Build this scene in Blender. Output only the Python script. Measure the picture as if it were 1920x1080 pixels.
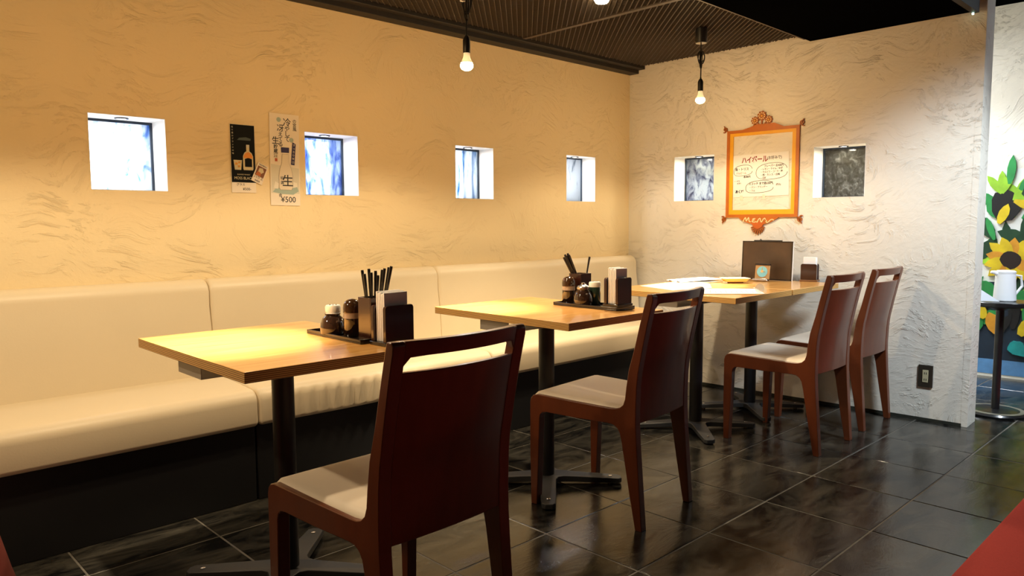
import bpy, bmesh, math, random
from mathutils import Vector, Matrix
from math import sin, cos, pi, sqrt, radians, atan2

random.seed(7)
for o in list(bpy.data.objects):
    bpy.data.objects.remove(o, do_unlink=True)
S = bpy.context.scene
COL = S.collection

# ------------------------------------------------------------------ camera
cd = bpy.data.cameras.new('camera')
cam = bpy.data.objects.new('camera', cd); COL.objects.link(cam)
YAW, PITCH, ROLL = 0.8026, -0.0868, -0.0049
fw = Vector((cos(YAW)*cos(PITCH), sin(YAW)*cos(PITCH), sin(PITCH)))
r0 = Vector((sin(YAW), -cos(YAW), 0)); u0 = r0.cross(fw)
rr = r0*cos(ROLL)+u0*sin(ROLL); uu = -r0*sin(ROLL)+u0*cos(ROLL)
M = Matrix((rr, uu, -fw)).transposed().to_4x4()
M.translation = Vector((-4.2016, -3.1763, 1.0632))
cam.matrix_world = M
cd.sensor_fit = 'HORIZONTAL'; cd.sensor_width = 36.0
cd.lens = 1394.41/1920*36.0
cd.shift_x = -0.3/1920; cd.shift_y = -1.6/1920
cd.clip_start = 0.02
S.camera = cam

# ------------------------------------------------------------------ view, world
S.view_settings.view_transform = 'Standard'
S.view_settings.look = 'None'
S.view_settings.exposure = 0.0
S.view_settings.gamma = 1.0
S.view_settings.use_curve_mapping = False
W = bpy.data.worlds.new('daylight'); S.world = W; W.use_nodes = True
bg = W.node_tree.nodes['Background']
bg.inputs[0].default_value = (0.80, 0.90, 1.0, 1); bg.inputs[1].default_value = 7.0

WARM = (1.0, 0.64, 0.28); WARM2 = (1.0, 0.80, 0.54); COOL = (0.80, 0.91, 1.0)

def lamp(name, kind, loc, power, color, target=None, size=0.05, spot=None, blend=0.3, size_y=None):
    d = bpy.data.lights.new(name, kind); d.energy = power; d.color = color
    if kind == 'SPOT':
        d.spot_size = radians(spot); d.spot_blend = blend; d.shadow_soft_size = size
    elif kind == 'AREA':
        d.shape = 'RECTANGLE'; d.size = size; d.size_y = size_y or size
    else:
        d.shadow_soft_size = size
    o = bpy.data.objects.new(name, d); COL.objects.link(o); o.location = loc
    if target is not None:
        o.rotation_euler = (Vector(target)-Vector(loc)).to_track_quat('-Z', 'Y').to_euler()
    return o

# pendant bulbs: (x, y, z of the bulb, power); the bulbs have opaque necks, so they light downwards
BULBS = [(-4.25, -0.93, 1.68, 1.0), (-3.33, -1.06, 1.72, 1.0), (-2.266, -0.924, 1.675, 1.0), (-0.607, -0.933, 1.722, 0.8)]
for bx, by, bz, bp in BULBS:
    lamp('bulb_wide_beam', 'SPOT', (bx, by, bz-0.045), 26*bp, WARM2, (bx, by, 0), 0.022, 150, 0.3)
    lamp('bulb_core_beam', 'SPOT', (bx, by, bz-0.045), 320*bp, WARM2, (bx, by, 0), 0.022, 42, 1.0)
    lamp('bulb_light', 'POINT', (bx, by, bz-0.045), 8*bp, WARM, None, 0.03)
lamp('recessed_light', 'SPOT', (-1.46, -0.94, 2.045), 130, WARM2, (-1.46, -1.02, 0), 0.03, 84, 0.7)
# cool fluorescent light of the main room, beyond the black ceiling
lamp('room_fluorescent', 'SPOT', (-0.95, -3.3, 2.45), 320, COOL, (0.07, -1.72, 0.45), 0.22, 50, 0.6)
lamp('room_ceiling_light', 'AREA', (-1.0, -4.6, 2.5), 1.2, (0.95, 0.95, 1.0), (-1.0, -3.0, 0), 1.2)
# cool light of the passage with the flower painting
lamp('passage_light', 'SPOT', (0.72, -1.55, 2.45), 125, COOL, (1.60, -1.95, 0.55), 0.2, 66, 0.5)
lamp('passage_fill', 'AREA', (0.9, -2.9, 2.44), 8, COOL, (1.2, -2.4, 0.6), 0.5)
lamp('side_room_light', 'AREA', (0.95, -0.8, 2.4), 55, (0.9, 0.95, 1.0), (0.6, -0.9, 0), 0.8)

# ------------------------------------------------------------------ helpers
def srgb(r, g, b):
    f = lambda c: ((c/255+0.055)/1.055)**2.4 if c > 10 else c/255/12.92
    return (f(r), f(g), f(b), 1)

def node_mat(name):
    m = bpy.data.materials.new(name); m.use_nodes = True
    nt = m.node_tree
    return m, nt, nt.nodes, nt.links, nt.nodes['Principled BSDF']

def simple(name, col, rough=0.5, metal=0.0, coat=0.0, spec=0.5, noise=0.0, scale=8.0, bump=0.0, bscale=60.0, emit=None, estr=0.0, stretch=None, trans=0.0, alpha=1.0, sheen=0.0):
    m, nt, N, L, p = node_mat(name)
    p.inputs['Base Color'].default_value = col
    p.inputs['Roughness'].default_value = rough
    p.inputs['Metallic'].default_value = metal
    p.inputs['Coat Weight'].default_value = coat
    p.inputs['Coat Roughness'].default_value = 0.08
    p.inputs['Specular IOR Level'].default_value = spec
    p.inputs['Transmission Weight'].default_value = trans
    p.inputs['Alpha'].default_value = alpha
    p.inputs['Sheen Weight'].default_value = sheen
    tc = N.new('ShaderNodeTexCoord')
    src = tc.outputs['Object']
    if stretch:
        mp = N.new('ShaderNodeMapping'); mp.inputs['Scale'].default_value = stretch
        L.new(src, mp.inputs[0]); src = mp.outputs[0]
    if noise > 0:
        nz = N.new('ShaderNodeTexNoise'); nz.inputs['Scale'].default_value = scale; nz.inputs['Detail'].default_value = 6
        L.new(src, nz.inputs['Vector'])
        mx = N.new('ShaderNodeMix'); mx.data_type = 'RGBA'
        dk = tuple(c*(1-noise) for c in col[:3])+(1,); lt = tuple(min(1, c*(1+noise)) for c in col[:3])+(1,)
        mx.inputs['A'].default_value = dk; mx.inputs['B'].default_value = lt
        L.new(nz.outputs[0], mx.inputs['Factor']); L.new(mx.outputs['Result'], p.inputs['Base Color'])
    if bump > 0:
        nb = N.new('ShaderNodeTexNoise'); nb.inputs['Scale'].default_value = bscale; nb.inputs['Detail'].default_value = 4
        L.new(src, nb.inputs['Vector'])
        b = N.new('ShaderNodeBump'); b.inputs['Strength'].default_value = bump; b.inputs['Distance'].default_value = 0.004
        L.new(nb.outputs[0], b.inputs['Height']); L.new(b.outputs[0], p.inputs['Normal'])
    if emit:
        p.inputs['Emission Color'].default_value = emit; p.inputs['Emission Strength'].default_value = estr
    return m

def plaster(name, col, strength=0.9, grit=0.16, gscale=60):
    """hand-trowelled plaster: swirling ridges and fine grit"""
    m, nt, N, L, p = node_mat(name)
    p.inputs['Base Color'].default_value = col; p.inputs['Roughness'].default_value = 0.75
    p.inputs['Specular IOR Level'].default_value = 0.25
    g = N.new('ShaderNodeNewGeometry')
    # trowel strokes: streaky noise whose direction wanders
    n1 = N.new('ShaderNodeTexNoise'); n1.inputs['Scale'].default_value = 1.7; n1.inputs['Detail'].default_value = 2
    L.new(g.outputs['Position'], n1.inputs['Vector'])
    ad = N.new('ShaderNodeVectorMath'); ad.operation = 'MULTIPLY_ADD'; ad.inputs[1].default_value = (0.8, 0.8, 0.8)
    L.new(n1.outputs['Color'], ad.inputs[0]); L.new(g.outputs['Position'], ad.inputs[2])
    mp = N.new('ShaderNodeMapping'); mp.inputs['Scale'].default_value = (11.0, 11.0, 30); mp.inputs['Rotation'].default_value = (0.35, 0.5, 0)
    L.new(ad.outputs[0], mp.inputs[0])
    n2 = N.new('ShaderNodeTexNoise'); n2.inputs['Scale'].default_value = 1.0; n2.inputs['Detail'].default_value = 6; n2.inputs['Roughness'].default_value = 0.66
    L.new(mp.outputs[0], n2.inputs['Vector'])
    rp = N.new('ShaderNodeMapRange'); rp.inputs['From Min'].default_value = 0.52; rp.inputs['From Max'].default_value = 0.68
    L.new(n2.outputs[0], rp.inputs['Value'])
    n4 = N.new('ShaderNodeTexNoise'); n4.inputs['Scale'].default_value = gscale; n4.inputs['Detail'].default_value = 4
    L.new(g.outputs['Position'], n4.inputs['Vector'])
    s4 = N.new('ShaderNodeMath'); s4.operation = 'MULTIPLY_ADD'; s4.inputs[1].default_value = grit
    n3 = N.new('ShaderNodeTexNoise'); n3.inputs['Scale'].default_value = 4.2; n3.inputs['Detail'].default_value = 3
    L.new(g.outputs['Position'], n3.inputs['Vector'])
    r3 = N.new('ShaderNodeMapRange'); r3.inputs['From Min'].default_value = 0.36; r3.inputs['From Max'].default_value = 0.64
    L.new(n3.outputs[0], r3.inputs['Value'])
    mu = N.new('ShaderNodeMath'); mu.operation = 'MULTIPLY'; L.new(rp.outputs[0], mu.inputs[0]); L.new(r3.outputs[0], mu.inputs[1])
    L.new(n4.outputs[0], s4.inputs[0]); L.new(mu.outputs[0], s4.inputs[2])
    s5 = N.new('ShaderNodeMath'); s5.operation = 'MULTIPLY_ADD'; s5.inputs[1].default_value = 0.34
    L.new(n2.outputs[0], s5.inputs[0]); L.new(s4.outputs[0], s5.inputs[2])
    b = N.new('ShaderNodeBump'); b.inputs['Strength'].default_value = strength; b.inputs['Distance'].default_value = 0.006
    L.new(s5.outputs[0], b.inputs['Height']); L.new(b.outputs[0], p.inputs['Normal'])
    return m

class MB:
    def __init__(s):
        s.v = []; s.f = []; s.mi = []; s.sm = []; s.w = set()
    def add(s, vs, fs, mi=0, smooth=False):
        o = len(s.v); s.v += [tuple(x) for x in vs]
        for f in fs:
            s.f.append(tuple(i+o for i in f)); s.mi.append(mi); s.sm.append(smooth)
        return o
    def box(s, x0, x1, y0, y1, z0, z1, mi=0, mat=None):
        vs = [(x0,y0,z0),(x1,y0,z0),(x1,y1,z0),(x0,y1,z0),(x0,y0,z1),(x1,y0,z1),(x1,y1,z1),(x0,y1,z1)]
        if mat is not None: vs = [tuple(mat @ Vector(q)) for q in vs]
        s.add(vs, [(0,3,2,1),(4,5,6,7),(0,1,5,4),(1,2,6,5),(2,3,7,6),(3,0,4,7)], mi)
        return s
    def prism(s, pts, fn, n0, n1, mi=0, smooth=False):
        """outline pts (a,b); fn(a,b,n)->xyz"""
        n = len(pts)
        vs = [fn(a, b, n0) for a, b in pts]+[fn(a, b, n1) for a, b in pts]
        s.add(vs, [tuple(range(n-1, -1, -1)), tuple(range(n, 2*n))], mi, False)
        o = len(s.v)-2*n
        for i in range(n):
            j = (i+1) % n
            s.f.append((o+i, o+j, o+n+j, o+n+i)); s.mi.append(mi); s.sm.append(smooth)
        return s
    def lathe(s, prof, seg=24, mi=0, c=(0,0,0), smooth=True):
        cx, cy, cz = c; vs = []; fs = []
        for r, z in prof:
            for k in range(seg):
                a = 2*pi*k/seg; vs.append((cx+r*cos(a), cy+r*sin(a), cz+z))
        for i in range(len(prof)-1):
            for k in range(seg):
                k2 = (k+1) % seg
                fs.append((i*seg+k, i*seg+k2, (i+1)*seg+k2, (i+1)*seg+k))
        if prof[0][0] > 1e-6: fs.append(tuple(range(seg-1, -1, -1)))
        if prof[-1][0] > 1e-6: fs.append(tuple((len(prof)-1)*seg+k for k in range(seg)))
        s.add(vs, fs, mi, smooth); return s
    def tube(s, path, r, seg=8, mi=0, caps=True):
        path = [Vector(p) for p in path]; vs = []; fs = []
        rs = r if isinstance(r, (list, tuple)) else [r]*len(path)
        up = Vector((0.13, 0.31, 0.94)).normalized()
        for i, p in enumerate(path):
            t = (path[min(i+1, len(path)-1)]-path[max(i-1, 0)])
            t = t.normalized() if t.length > 1e-9 else Vector((0, 0, 1))
            a = t.cross(up)
            if a.length < 0.05: a = t.cross(Vector((1, 0, 0)))
            a.normalize(); b = t.cross(a)
            for k in range(seg):
                an = 2*pi*k/seg
                vs.append(tuple(p+(a*cos(an)+b*sin(an))*rs[i]))
        for i in range(len(path)-1):
            for k in range(seg):
                k2 = (k+1) % seg
                fs.append((i*seg+k, i*seg+k2, (i+1)*seg+k2, (i+1)*seg+k))
        if caps:
            fs.append(tuple(range(seg-1, -1, -1))); fs.append(tuple((len(path)-1)*seg+k for k in range(seg)))
        s.add(vs, fs, mi, True); return s
    def grid(s, nu, nv, fn, mi=0, smooth=True, closed=False):
        vs = [fn(i/(nu-1), j/(nv-1)) for j in range(nv) for i in range(nu)]
        fs = [(j*nu+i, j*nu+i+1, (j+1)*nu+i+1, (j+1)*nu+i) for j in range(nv-1) for i in range(nu-1)]
        s.add(vs, fs, mi, smooth); return s
    def build(s, name, mats, parent=None, bevel=0.0, segs=2, sharp=35, weld=False, cut=()):
        me = bpy.data.meshes.new(name)
        me.from_pydata(s.v, [], s.f)
        if not isinstance(mats, (list, tuple)): mats = [mats]
        for m in mats: me.materials.append(m)
        for i, p in enumerate(me.polygons):
            p.material_index = s.mi[i]; p.use_smooth = s.sm[i]
        bm = bmesh.new(); bm.from_mesh(me)
        if weld: bmesh.ops.remove_doubles(bm, verts=bm.verts, dist=1e-5)
        bmesh.ops.recalc_face_normals(bm, faces=bm.faces)
        for e in bm.edges:
            if len(e.link_faces) == 2 and e.calc_face_angle(0) > radians(sharp): e.smooth = False
        bm.to_mesh(me); bm.free(); me.update()
        o = bpy.data.objects.new(name, me); COL.objects.link(o)
        if parent is not None: o.parent = parent
        if bevel > 0:
            md = o.modifiers.new('edge', 'BEVEL'); md.width = bevel; md.segments = segs; md.limit_method = 'ANGLE'; md.angle_limit = radians(40)
            md.harden_normals = False
            for p in me.polygons: p.use_smooth = True
            if cut:
                md.limit_method = 'WEIGHT'
                cs = [Vector(c) for c in cut]
                isc = lambda v: any((v.co-c).length < 1e-5 for c in cs)
                at = me.attributes.new('bevel_weight_edge', 'FLOAT', 'EDGE')
                bmx = bmesh.new(); bmx.from_mesh(me)
                ang = {frozenset((e.verts[0].index, e.verts[1].index)): (e.calc_face_angle(0) if len(e.link_faces) == 2 else 0) for e in bmx.edges}
                bmx.free()
                for e in me.edges:
                    a, b_ = e.vertices
                    w = 1.0 if ang.get(frozenset((a, b_)), 0) > radians(40) else 0.0
                    if isc(me.vertices[a]) and isc(me.vertices[b_]): w = 0.0
                    at.data[e.index].value = w
        return o

def tag(o, label=None, cat=None, group=None, kind=None):
    if label: o['label'] = label
    if cat: o['category'] = cat
    if group: o['group'] = group
    if kind: o['kind'] = kind
    return o

def thing(name, label, cat, loc=(0, 0, 0), rz=0.0, group=None, mat=None):
    o = bpy.data.objects.new(name, None); COL.objects.link(o); o.empty_display_size = 0.05
    if mat is not None: o.matrix_world = mat
    else:
        o.location = loc; o.rotation_euler = (0, 0, rz)
    return tag(o, label, cat, group)

KIDS = {}
def copy_tree(o, parent=None):
    c = o.copy(); COL.objects.link(c)
    if parent is not None:
        c.parent = parent
    for ch in [x for x in bpy.data.objects if x.parent == o]:
        copy_tree(ch, c)
    return c

def frame(origin, right, up):
    right = Vector(right).normalized(); up = Vector(up).normalized(); n = right.cross(up)
    m = Matrix((right, up, n)).transposed().to_4x4(); m.translation = Vector(origin); return m

ident = lambda a, b, n: (a, b, n)

_tx = {}
def text_obj(name, body, size, mat, parent, x, y, z=0.0012, rot=0.0, align='LEFT', bold=0.0, sx=1.0, extrude=0.0002, bk=0.35):
    cu = bpy.data.curves.new(name, 'FONT'); cu.body = body; cu.size = size
    cu.align_x = align; cu.align_y = 'CENTER'; cu.offset = bold*bk; cu.extrude = extrude; cu.resolution_u = 3
    t = bpy.data.objects.new(name, cu); COL.objects.link(t)
    dg = bpy.context.evaluated_depsgraph_get()
    me = bpy.data.meshes.new_from_object(t.evaluated_get(dg))
    bpy.data.objects.remove(t, do_unlink=True)
    me.materials.clear(); me.materials.append(mat)
    o = bpy.data.objects.new(name, me); COL.objects.link(o); o.parent = parent
    o.location = (x, y, z); o.rotation_euler = (0, 0, rot); o.scale = (sx, 1, 1)
    return o

# ------------------------------------------------------------------ materials
M_plaster = plaster('trowelled_plaster', srgb(236, 216, 172), 0.62)
M_plaster_white = plaster('white_plaster', srgb(234, 229, 216), 0.8, 0.42, 30)
M_white = simple('white_paint', srgb(244, 244, 240), 0.6)
M_black = simple('black_paint', (0.0015, 0.0015, 0.0015, 1), 0.9, spec=0.0)
M_black2 = simple('black_metal', (0.012, 0.012, 0.013, 1), 0.38, spec=0.5)
M_trim = simple('dark_trim', (0.012, 0.009, 0.007, 1), 0.6, noise=0.3)
M_mesh = simple('ceiling_mesh_metal', (0.065, 0.048, 0.034, 1), 0.55, metal=0.0)
M_base = simple('bench_plinth', (0.007, 0.007, 0.008, 1), 0.45, noise=0.3, scale=3)
M_vinyl = simple('cream_vinyl', srgb(226, 210, 178), 0.42, spec=0.4, noise=0.03, scale=5, bump=0.06, bscale=160)
M_seat = simple('chair_vinyl', srgb(226, 214, 196), 0.45, noise=0.03, scale=6, bump=0.05, bscale=200)
M_piping = simple('vinyl_seam', srgb(150, 132, 104), 0.6)
M_chair = simple('cherry_wood', (0.125, 0.029, 0.009, 1), 0.32, coat=0.18, noise=0.30, scale=5, stretch=(6, 6, 0.8))
M_paper = simple('white_paper', srgb(240, 238, 232), 0.7)
M_poster = simple('cream_poster', srgb(236, 224, 202), 0.6)
M_ink = simple('black_ink', (0.01, 0.009, 0.012, 1), 0.6)
M_red_ink = simple('red_ink', srgb(140, 30, 18), 0.6)
M_gray_ink = simple('grey_ink', srgb(70, 66, 62), 0.7)
M_blue_ink = simple('navy_ink', srgb(38, 34, 84), 0.6)
M_gold = simple('gold_print', srgb(214, 150, 50), 0.5)
M_amber = simple('amber_print', srgb(226, 140, 28), 0.5)
M_pale = simple('pale_print', srgb(206, 192, 150), 0.5)
M_greyglass = simple('grey_print', srgb(196, 192, 176), 0.5)
M_teal_print = simple('pale_teal_print', srgb(160, 178, 166), 0.6)
M_brown_print = simple('brown_print', srgb(120, 72, 36), 0.6)
M_darkblk = simple('poster_black', (0.006, 0.007, 0.007, 1), 0.6, spec=0.1)
M_orange = simple('frame_orange', srgb(186, 100, 18), 0.5, noise=0.15, scale=20)
M_yellow = simple('frame_yellow', srgb(236, 172, 26), 0.5, noise=0.1, scale=20)
M_cream_letter = simple('cream_letter', srgb(246, 220, 160), 0.6)
M_metal_base = simple('table_base_iron', (0.045, 0.047, 0.050, 1), 0.45, metal=0.25, noise=0.2, scale=12)
M_dark_wood = simple('dark_lacquer_wood', (0.035, 0.009, 0.005, 1), 0.2, coat=0.4, noise=0.2, scale=14, stretch=(1, 1, 5))
M_black_lacq = simple('black_lacquer', (0.012, 0.008, 0.007, 1), 0.22, coat=0.5)
M_chop = simple('chopstick_black', (0.014, 0.011, 0.010, 1), 0.28, coat=0.3)
M_napkin = simple('napkin', srgb(240, 238, 236), 0.85)
M_soy = simple('brown_glass', (0.020, 0.008, 0.004, 1), 0.05, coat=1.0, spec=0.7)
M_cap_brown = simple('brown_cap', (0.045, 0.020, 0.008, 1), 0.12, coat=0.8)
M_amberglass = simple('amber_glass', (0.42, 0.33, 0.26, 1), 0.15, coat=0.8)
M_domeglass = simple('smoked_dome_glass', (0.035, 0.018, 0.012, 1), 0.06, coat=1.0, spec=0.7)
M_metal = simple('steel', (0.62, 0.60, 0.58, 1), 0.25, metal=1.0)
M_capwhite = simple('white_cap', srgb(244, 240, 226), 0.4)
M_green = simple('green_jar', (0.022, 0.050, 0.034, 1), 0.12, coat=0.8)
M_glassclear = simple('clear_plastic', (0.9, 0.9, 0.9, 1), 0.1, trans=0.8)
M_leather = simple('brown_leather', (0.065, 0.036, 0.017, 1), 0.34, noise=0.6, scale=9, bump=0.15, bscale=120)
M_turq = simple('turquoise_face', srgb(130, 196, 206), 0.4)
M_tan = simple('tan_card', srgb(176, 138, 90), 0.5)
M_red = simple('red_carpet', (0.62, 0.095, 0.085, 1), 0.95, spec=0.1, noise=0.10, scale=120, bump=0.5, bscale=300)
M_redcloth = simple('red_fabric', (0.17, 0.013, 0.006, 1), 0.8, noise=0.15, scale=40)
M_outlet = simple('outlet_bronze', (0.035, 0.028, 0.020, 1), 0.4)
M_socket = simple('socket_cream', srgb(196, 186, 150), 0.5)
M_cable = simple('black_cable', (0.008, 0.008, 0.008, 1), 0.5)
M_bulb = simple('bulb_glow', (1, 0.8, 0.5, 1), 0.3, emit=(1.0, 0.72, 0.36, 1), estr=60)
M_bulbglass = simple('bulb_neck', (0.9, 0.85, 0.75, 1), 0.15, trans=0.4, emit=(1.0, 0.74, 0.40, 1), estr=0.35)
M_puck = simple('niche_lamp_glow', (1, 1, 1, 1), 0.3, emit=(1.0, 0.93, 0.82, 1), estr=14)
M_winframe = simple('window_frame', (0.010, 0.022, 0.045, 1), 0.4)
M_outer_blue = simple('outer_shaded_blue', (0.022, 0.060, 0.105, 1), 0.5, noise=0.3, scale=20)  # blue-grey outer lining; the shade on the outside jamb is put into the colour
M_outer_tan = simple('outer_tan_wood', (0.30, 0.17, 0.08, 1), 0.5, noise=0.2)
M_grout = simple('grout', (0.105, 0.096, 0.080, 1), 0.7, noise=0.7, scale=22)
M_stand = simple('stand_black', (0.010, 0.010, 0.011, 1), 0.3, coat=0.2)
M_standbase = simple('stand_base_top', (0.16, 0.15, 0.12, 1), 0.35, noise=0.2)
M_pitcher = simple('white_pitcher', srgb(236, 238, 242), 0.35)
M_glow_white = simple('led_white', (1, 1, 1, 1), 0.3, emit=(0.6, 1.0, 0.8, 1), estr=6)

def table_wood():
    m, nt, N, L, p = node_mat('honey_table_wood')
    tc = N.new('ShaderNodeTexCoord'); mp = N.new('ShaderNodeMapping'); mp.inputs['Scale'].default_value = (1.2, 26, 26)
    L.new(tc.outputs['Object'], mp.inputs[0])
    nz = N.new('ShaderNodeTexNoise'); nz.inputs['Scale'].default_value = 3.0; nz.inputs['Detail'].default_value = 7; nz.inputs['Distortion'].default_value = 0.4
    L.new(mp.outputs[0], nz.inputs['Vector'])
    cr = N.new('ShaderNodeValToRGB')
    cr.color_ramp.elements[0].position = 0.3; cr.color_ramp.elements[0].color = (0.66, 0.29, 0.060, 1)
    cr.color_ramp.elements[1].position = 0.72; cr.color_ramp.elements[1].color = (0.86, 0.49, 0.16, 1)
    L.new(nz.outputs[0], cr.inputs[0]); L.new(cr.outputs[0], p.inputs['Base Color'])
    p.inputs['Roughness'].default_value = 0.28; p.inputs['Coat Weight'].default_value = 0.6; p.inputs['Coat Roughness'].default_value = 0.10
    return m
def ply_edge():
    m, nt, N, L, p = node_mat('plywood_edge')
    tc = N.new('ShaderNodeTexCoord'); sp = N.new('ShaderNodeSeparateXYZ'); L.new(tc.outputs['Object'], sp.inputs[0])
    nz = N.new('ShaderNodeTexNoise'); nz.inputs['Scale'].default_value = 9; L.new(tc.outputs['Object'], nz.inputs['Vector'])
    ad = N.new('ShaderNodeMath'); ad.operation = 'MULTIPLY_ADD'; ad.inputs[1].default_value = 0.003; L.new(nz.outputs[0], ad.inputs[0]); L.new(sp.outputs['Z'], ad.inputs[2])
    ml = N.new('ShaderNodeMath'); ml.operation = 'MULTIPLY'; ml.inputs[1].default_value = 2*pi/0.0048; L.new(ad.outputs[0], ml.inputs[0])
    sn = N.new('ShaderNodeMath'); sn.operation = 'SINE'; L.new(ml.outputs[0], sn.inputs[0])
    mr = N.new('ShaderNodeMapRange'); mr.inputs['From Min'].default_value = -0.6; mr.inputs['From Max'].default_value = 0.6; L.new(sn.outputs[0], mr.inputs['Value'])
    mx = N.new('ShaderNodeMix'); mx.data_type = 'RGBA'
    mx.inputs['A'].default_value = (0.26, 0.12, 0.028, 1); mx.inputs['B'].default_value = (0.85, 0.50, 0.15, 1)
    L.new(mr.outputs[0], mx.inputs['Factor']); L.new(mx.outputs['Result'], p.inputs['Base Color'])
    p.inputs['Roughness'].default_value = 0.45
    return m
M_table = table_wood(); M_ply = ply_edge()

def slate():
    m, nt, N, L, p = node_mat('polished_slate_tile')
    oi = N.new('ShaderNodeObjectInfo'); g = N.new('ShaderNodeNewGeometry')
    ad = N.new('ShaderNodeVectorMath'); ad.operation = 'MULTIPLY_ADD'; ad.inputs[1].default_value = (7, 5, 3)
    cb = N.new('ShaderNodeCombineXYZ')
    for k in range(3): L.new(oi.outputs['Random'], cb.inputs[k])
    L.new(cb.outputs[0], ad.inputs[0]); L.new(g.outputs['Position'], ad.inputs[2])
    n1 = N.new('ShaderNodeTexNoise'); n1.inputs['Scale'].default_value = 3.2; n1.inputs['Detail'].default_value = 10; n1.inputs['Roughness'].default_value = 0.74; n1.inputs['Distortion'].default_value = 0.9
    mps = N.new('ShaderNodeMapping'); mps.inputs['Scale'].default_value = (1.0, 2.6, 1.0); mps.inputs['Rotation'].default_value = (0, 0, 0.7)
    L.new(ad.outputs[0], mps.inputs[0]); L.new(mps.outputs[0], n1.inputs['Vector'])
    cr = N.new('ShaderNodeValToRGB')
    cr.color_ramp.elements[0].position = 0.42; cr.color_ramp.elements[0].color = (0.004, 0.004, 0.004, 1)
    cr.color_ramp.elements[1].position = 0.66; cr.color_ramp.elements[1].color = (0.058, 0.053, 0.042, 1)
    L.new(n1.outputs[0], cr.inputs[0]); L.new(cr.outputs[0], p.inputs['Base Color'])
    n2 = N.new('ShaderNodeTexNoise'); n2.inputs['Scale'].default_value = 11; n2.inputs['Detail'].default_value = 5; L.new(ad.outputs[0], n2.inputs['Vector'])
    mr = N.new('ShaderNodeMapRange'); mr.inputs['To Min'].default_value = 0.035; mr.inputs['To Max'].default_value = 0.17; mr.inputs['From Min'].default_value = 0.3; mr.inputs['From Max'].default_value = 0.7
    L.new(n2.outputs[0], mr.inputs['Value']); L.new(mr.outputs[0], p.inputs['Roughness'])
    b = N.new('ShaderNodeBump'); b.inputs['Strength'].default_value = 0.32; b.inputs['Distance'].default_value = 0.004
    L.new(n1.outputs[0], b.inputs['Height']); L.new(b.outputs[0], p.inputs['Normal'])
    p.inputs['Specular IOR Level'].default_value = 0.5
    return m
M_slate = slate()

def pane_mat(name, cols, scale=(14, 14, 5), thr=(0.42, 0.6), seed=0.0, opal=0.35):
    """wet, streaked textured glass: part clear (tinted), part opal"""
    m = bpy.data.materials.new(name); m.use_nodes = True; nt = m.node_tree; N = nt.nodes; L = nt.links
    N.clear(); out = N.new('ShaderNodeOutputMaterial')
    g = N.new('ShaderNodeNewGeometry'); mp = N.new('ShaderNodeMapping'); mp.inputs['Scale'].default_value = scale; mp.inputs['Location'].default_value = (seed, seed*1.7, seed*0.6)
    L.new(g.outputs['Position'], mp.inputs[0])
    nz = N.new('ShaderNodeTexNoise'); nz.inputs['Scale'].default_value = 1.0; nz.inputs['Detail'].default_value = 6; nz.inputs['Distortion'].default_value = 1.1; nz.inputs['Roughness'].default_value = 0.62
    L.new(mp.outputs[0], nz.inputs['Vector'])
    cr = N.new('ShaderNodeValToRGB'); e = cr.color_ramp.elements
    e[0].position = thr[0]; e[0].color = cols[0]; e[1].position = thr[1]; e[1].color = cols[-1]
    if len(cols) == 3:
        k = e.new((thr[0]+thr[1])/2); k.color = cols[1]
    L.new(nz.outputs[0], cr.inputs[0])
    tr = N.new('ShaderNodeBsdfTransparent'); L.new(cr.outputs[0], tr.inputs[0])
    tl = N.new('ShaderNodeBsdfTranslucent'); L.new(cr.outputs[0], tl.inputs[0])
    mx = N.new('ShaderNodeMixShader'); mx.inputs[0].default_value = opal; L.new(tr.outputs[0], mx.inputs[1]); L.new(tl.outputs[0], mx.inputs[2])
    gl = N.new('ShaderNodeBsdfGlossy'); gl.inputs['Roughness'].default_value = 0.08
    fr = N.new('ShaderNodeFresnel'); fr.inputs[0].default_value = 1.4
    m2 = N.new('ShaderNodeMixShader'); L.new(fr.outputs[0], m2.inputs[0]); L.new(mx.outputs[0], m2.inputs[1]); L.new(gl.outputs[0], m2.inputs[2])
    L.new(m2.outputs[0], out.inputs[0])
    return m

# ================================================================== STRUCTURE
RW = 0.0407                              # the right wall stands 2.3 degrees off square
RD = Vector((sin(RW), -cos(RW), 0))      # along the right wall away from the corner  (x grows slightly)
RN = Vector((-cos(RW), -sin(RW), 0))     # its normal, into the room
F_LEFT = frame((0, 0, 0), (1, 0, 0), (0, 0, 1))          # a = x, b = z, n = -y
F_RIGHT = frame((0, 0, 0), RD, (0, 0, 1))                # a = distance from the corner, b = z, n = into the room

def holed_wall(name, mat, a0, a1, b0, b1, holes, thick, F, extra_a=()):
    """front face with rectangular openings, openings lined, back face"""
    A = sorted({a0, a1, *extra_a, *[h[0] for h in holes], *[h[1] for h in holes]})
    B = sorted({b0, b1, *[h[2] for h in holes], *[h[3] for h in holes]})
    mb = MB()
    def inside(a, b): return any(h[0] < a < h[1] and h[2] < b < h[3] for h in holes)
    for n in (0, -thick):
        for i in range(len(A)-1):
            for j in range(len(B)-1):
                if inside((A[i]+A[i+1])/2, (B[j]+B[j+1])/2): continue
                mb.add([(A[i], B[j], n), (A[i+1], B[j], n), (A[i+1], B[j+1], n), (A[i], B[j+1], n)], [(0, 1, 2, 3)])
    for (x0, x1, y0, y1) in [(a0, a1, b0, b1)]:
        for p, q in (((x0, y0), (x1, y0)), ((x1, y0), (x1, y1)), ((x1, y1), (x0, y1)), ((x0, y1), (x0, y0))):
            mb.add([(p[0], p[1], 0), (q[0], q[1], 0), (q[0], q[1], -thick), (p[0], p[1], -thick)], [(0, 1, 2, 3)])
    o = mb.build(name, mat, weld=True)
    o.matrix_world = F
    o['kind'] = 'structure'
    return o

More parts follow.
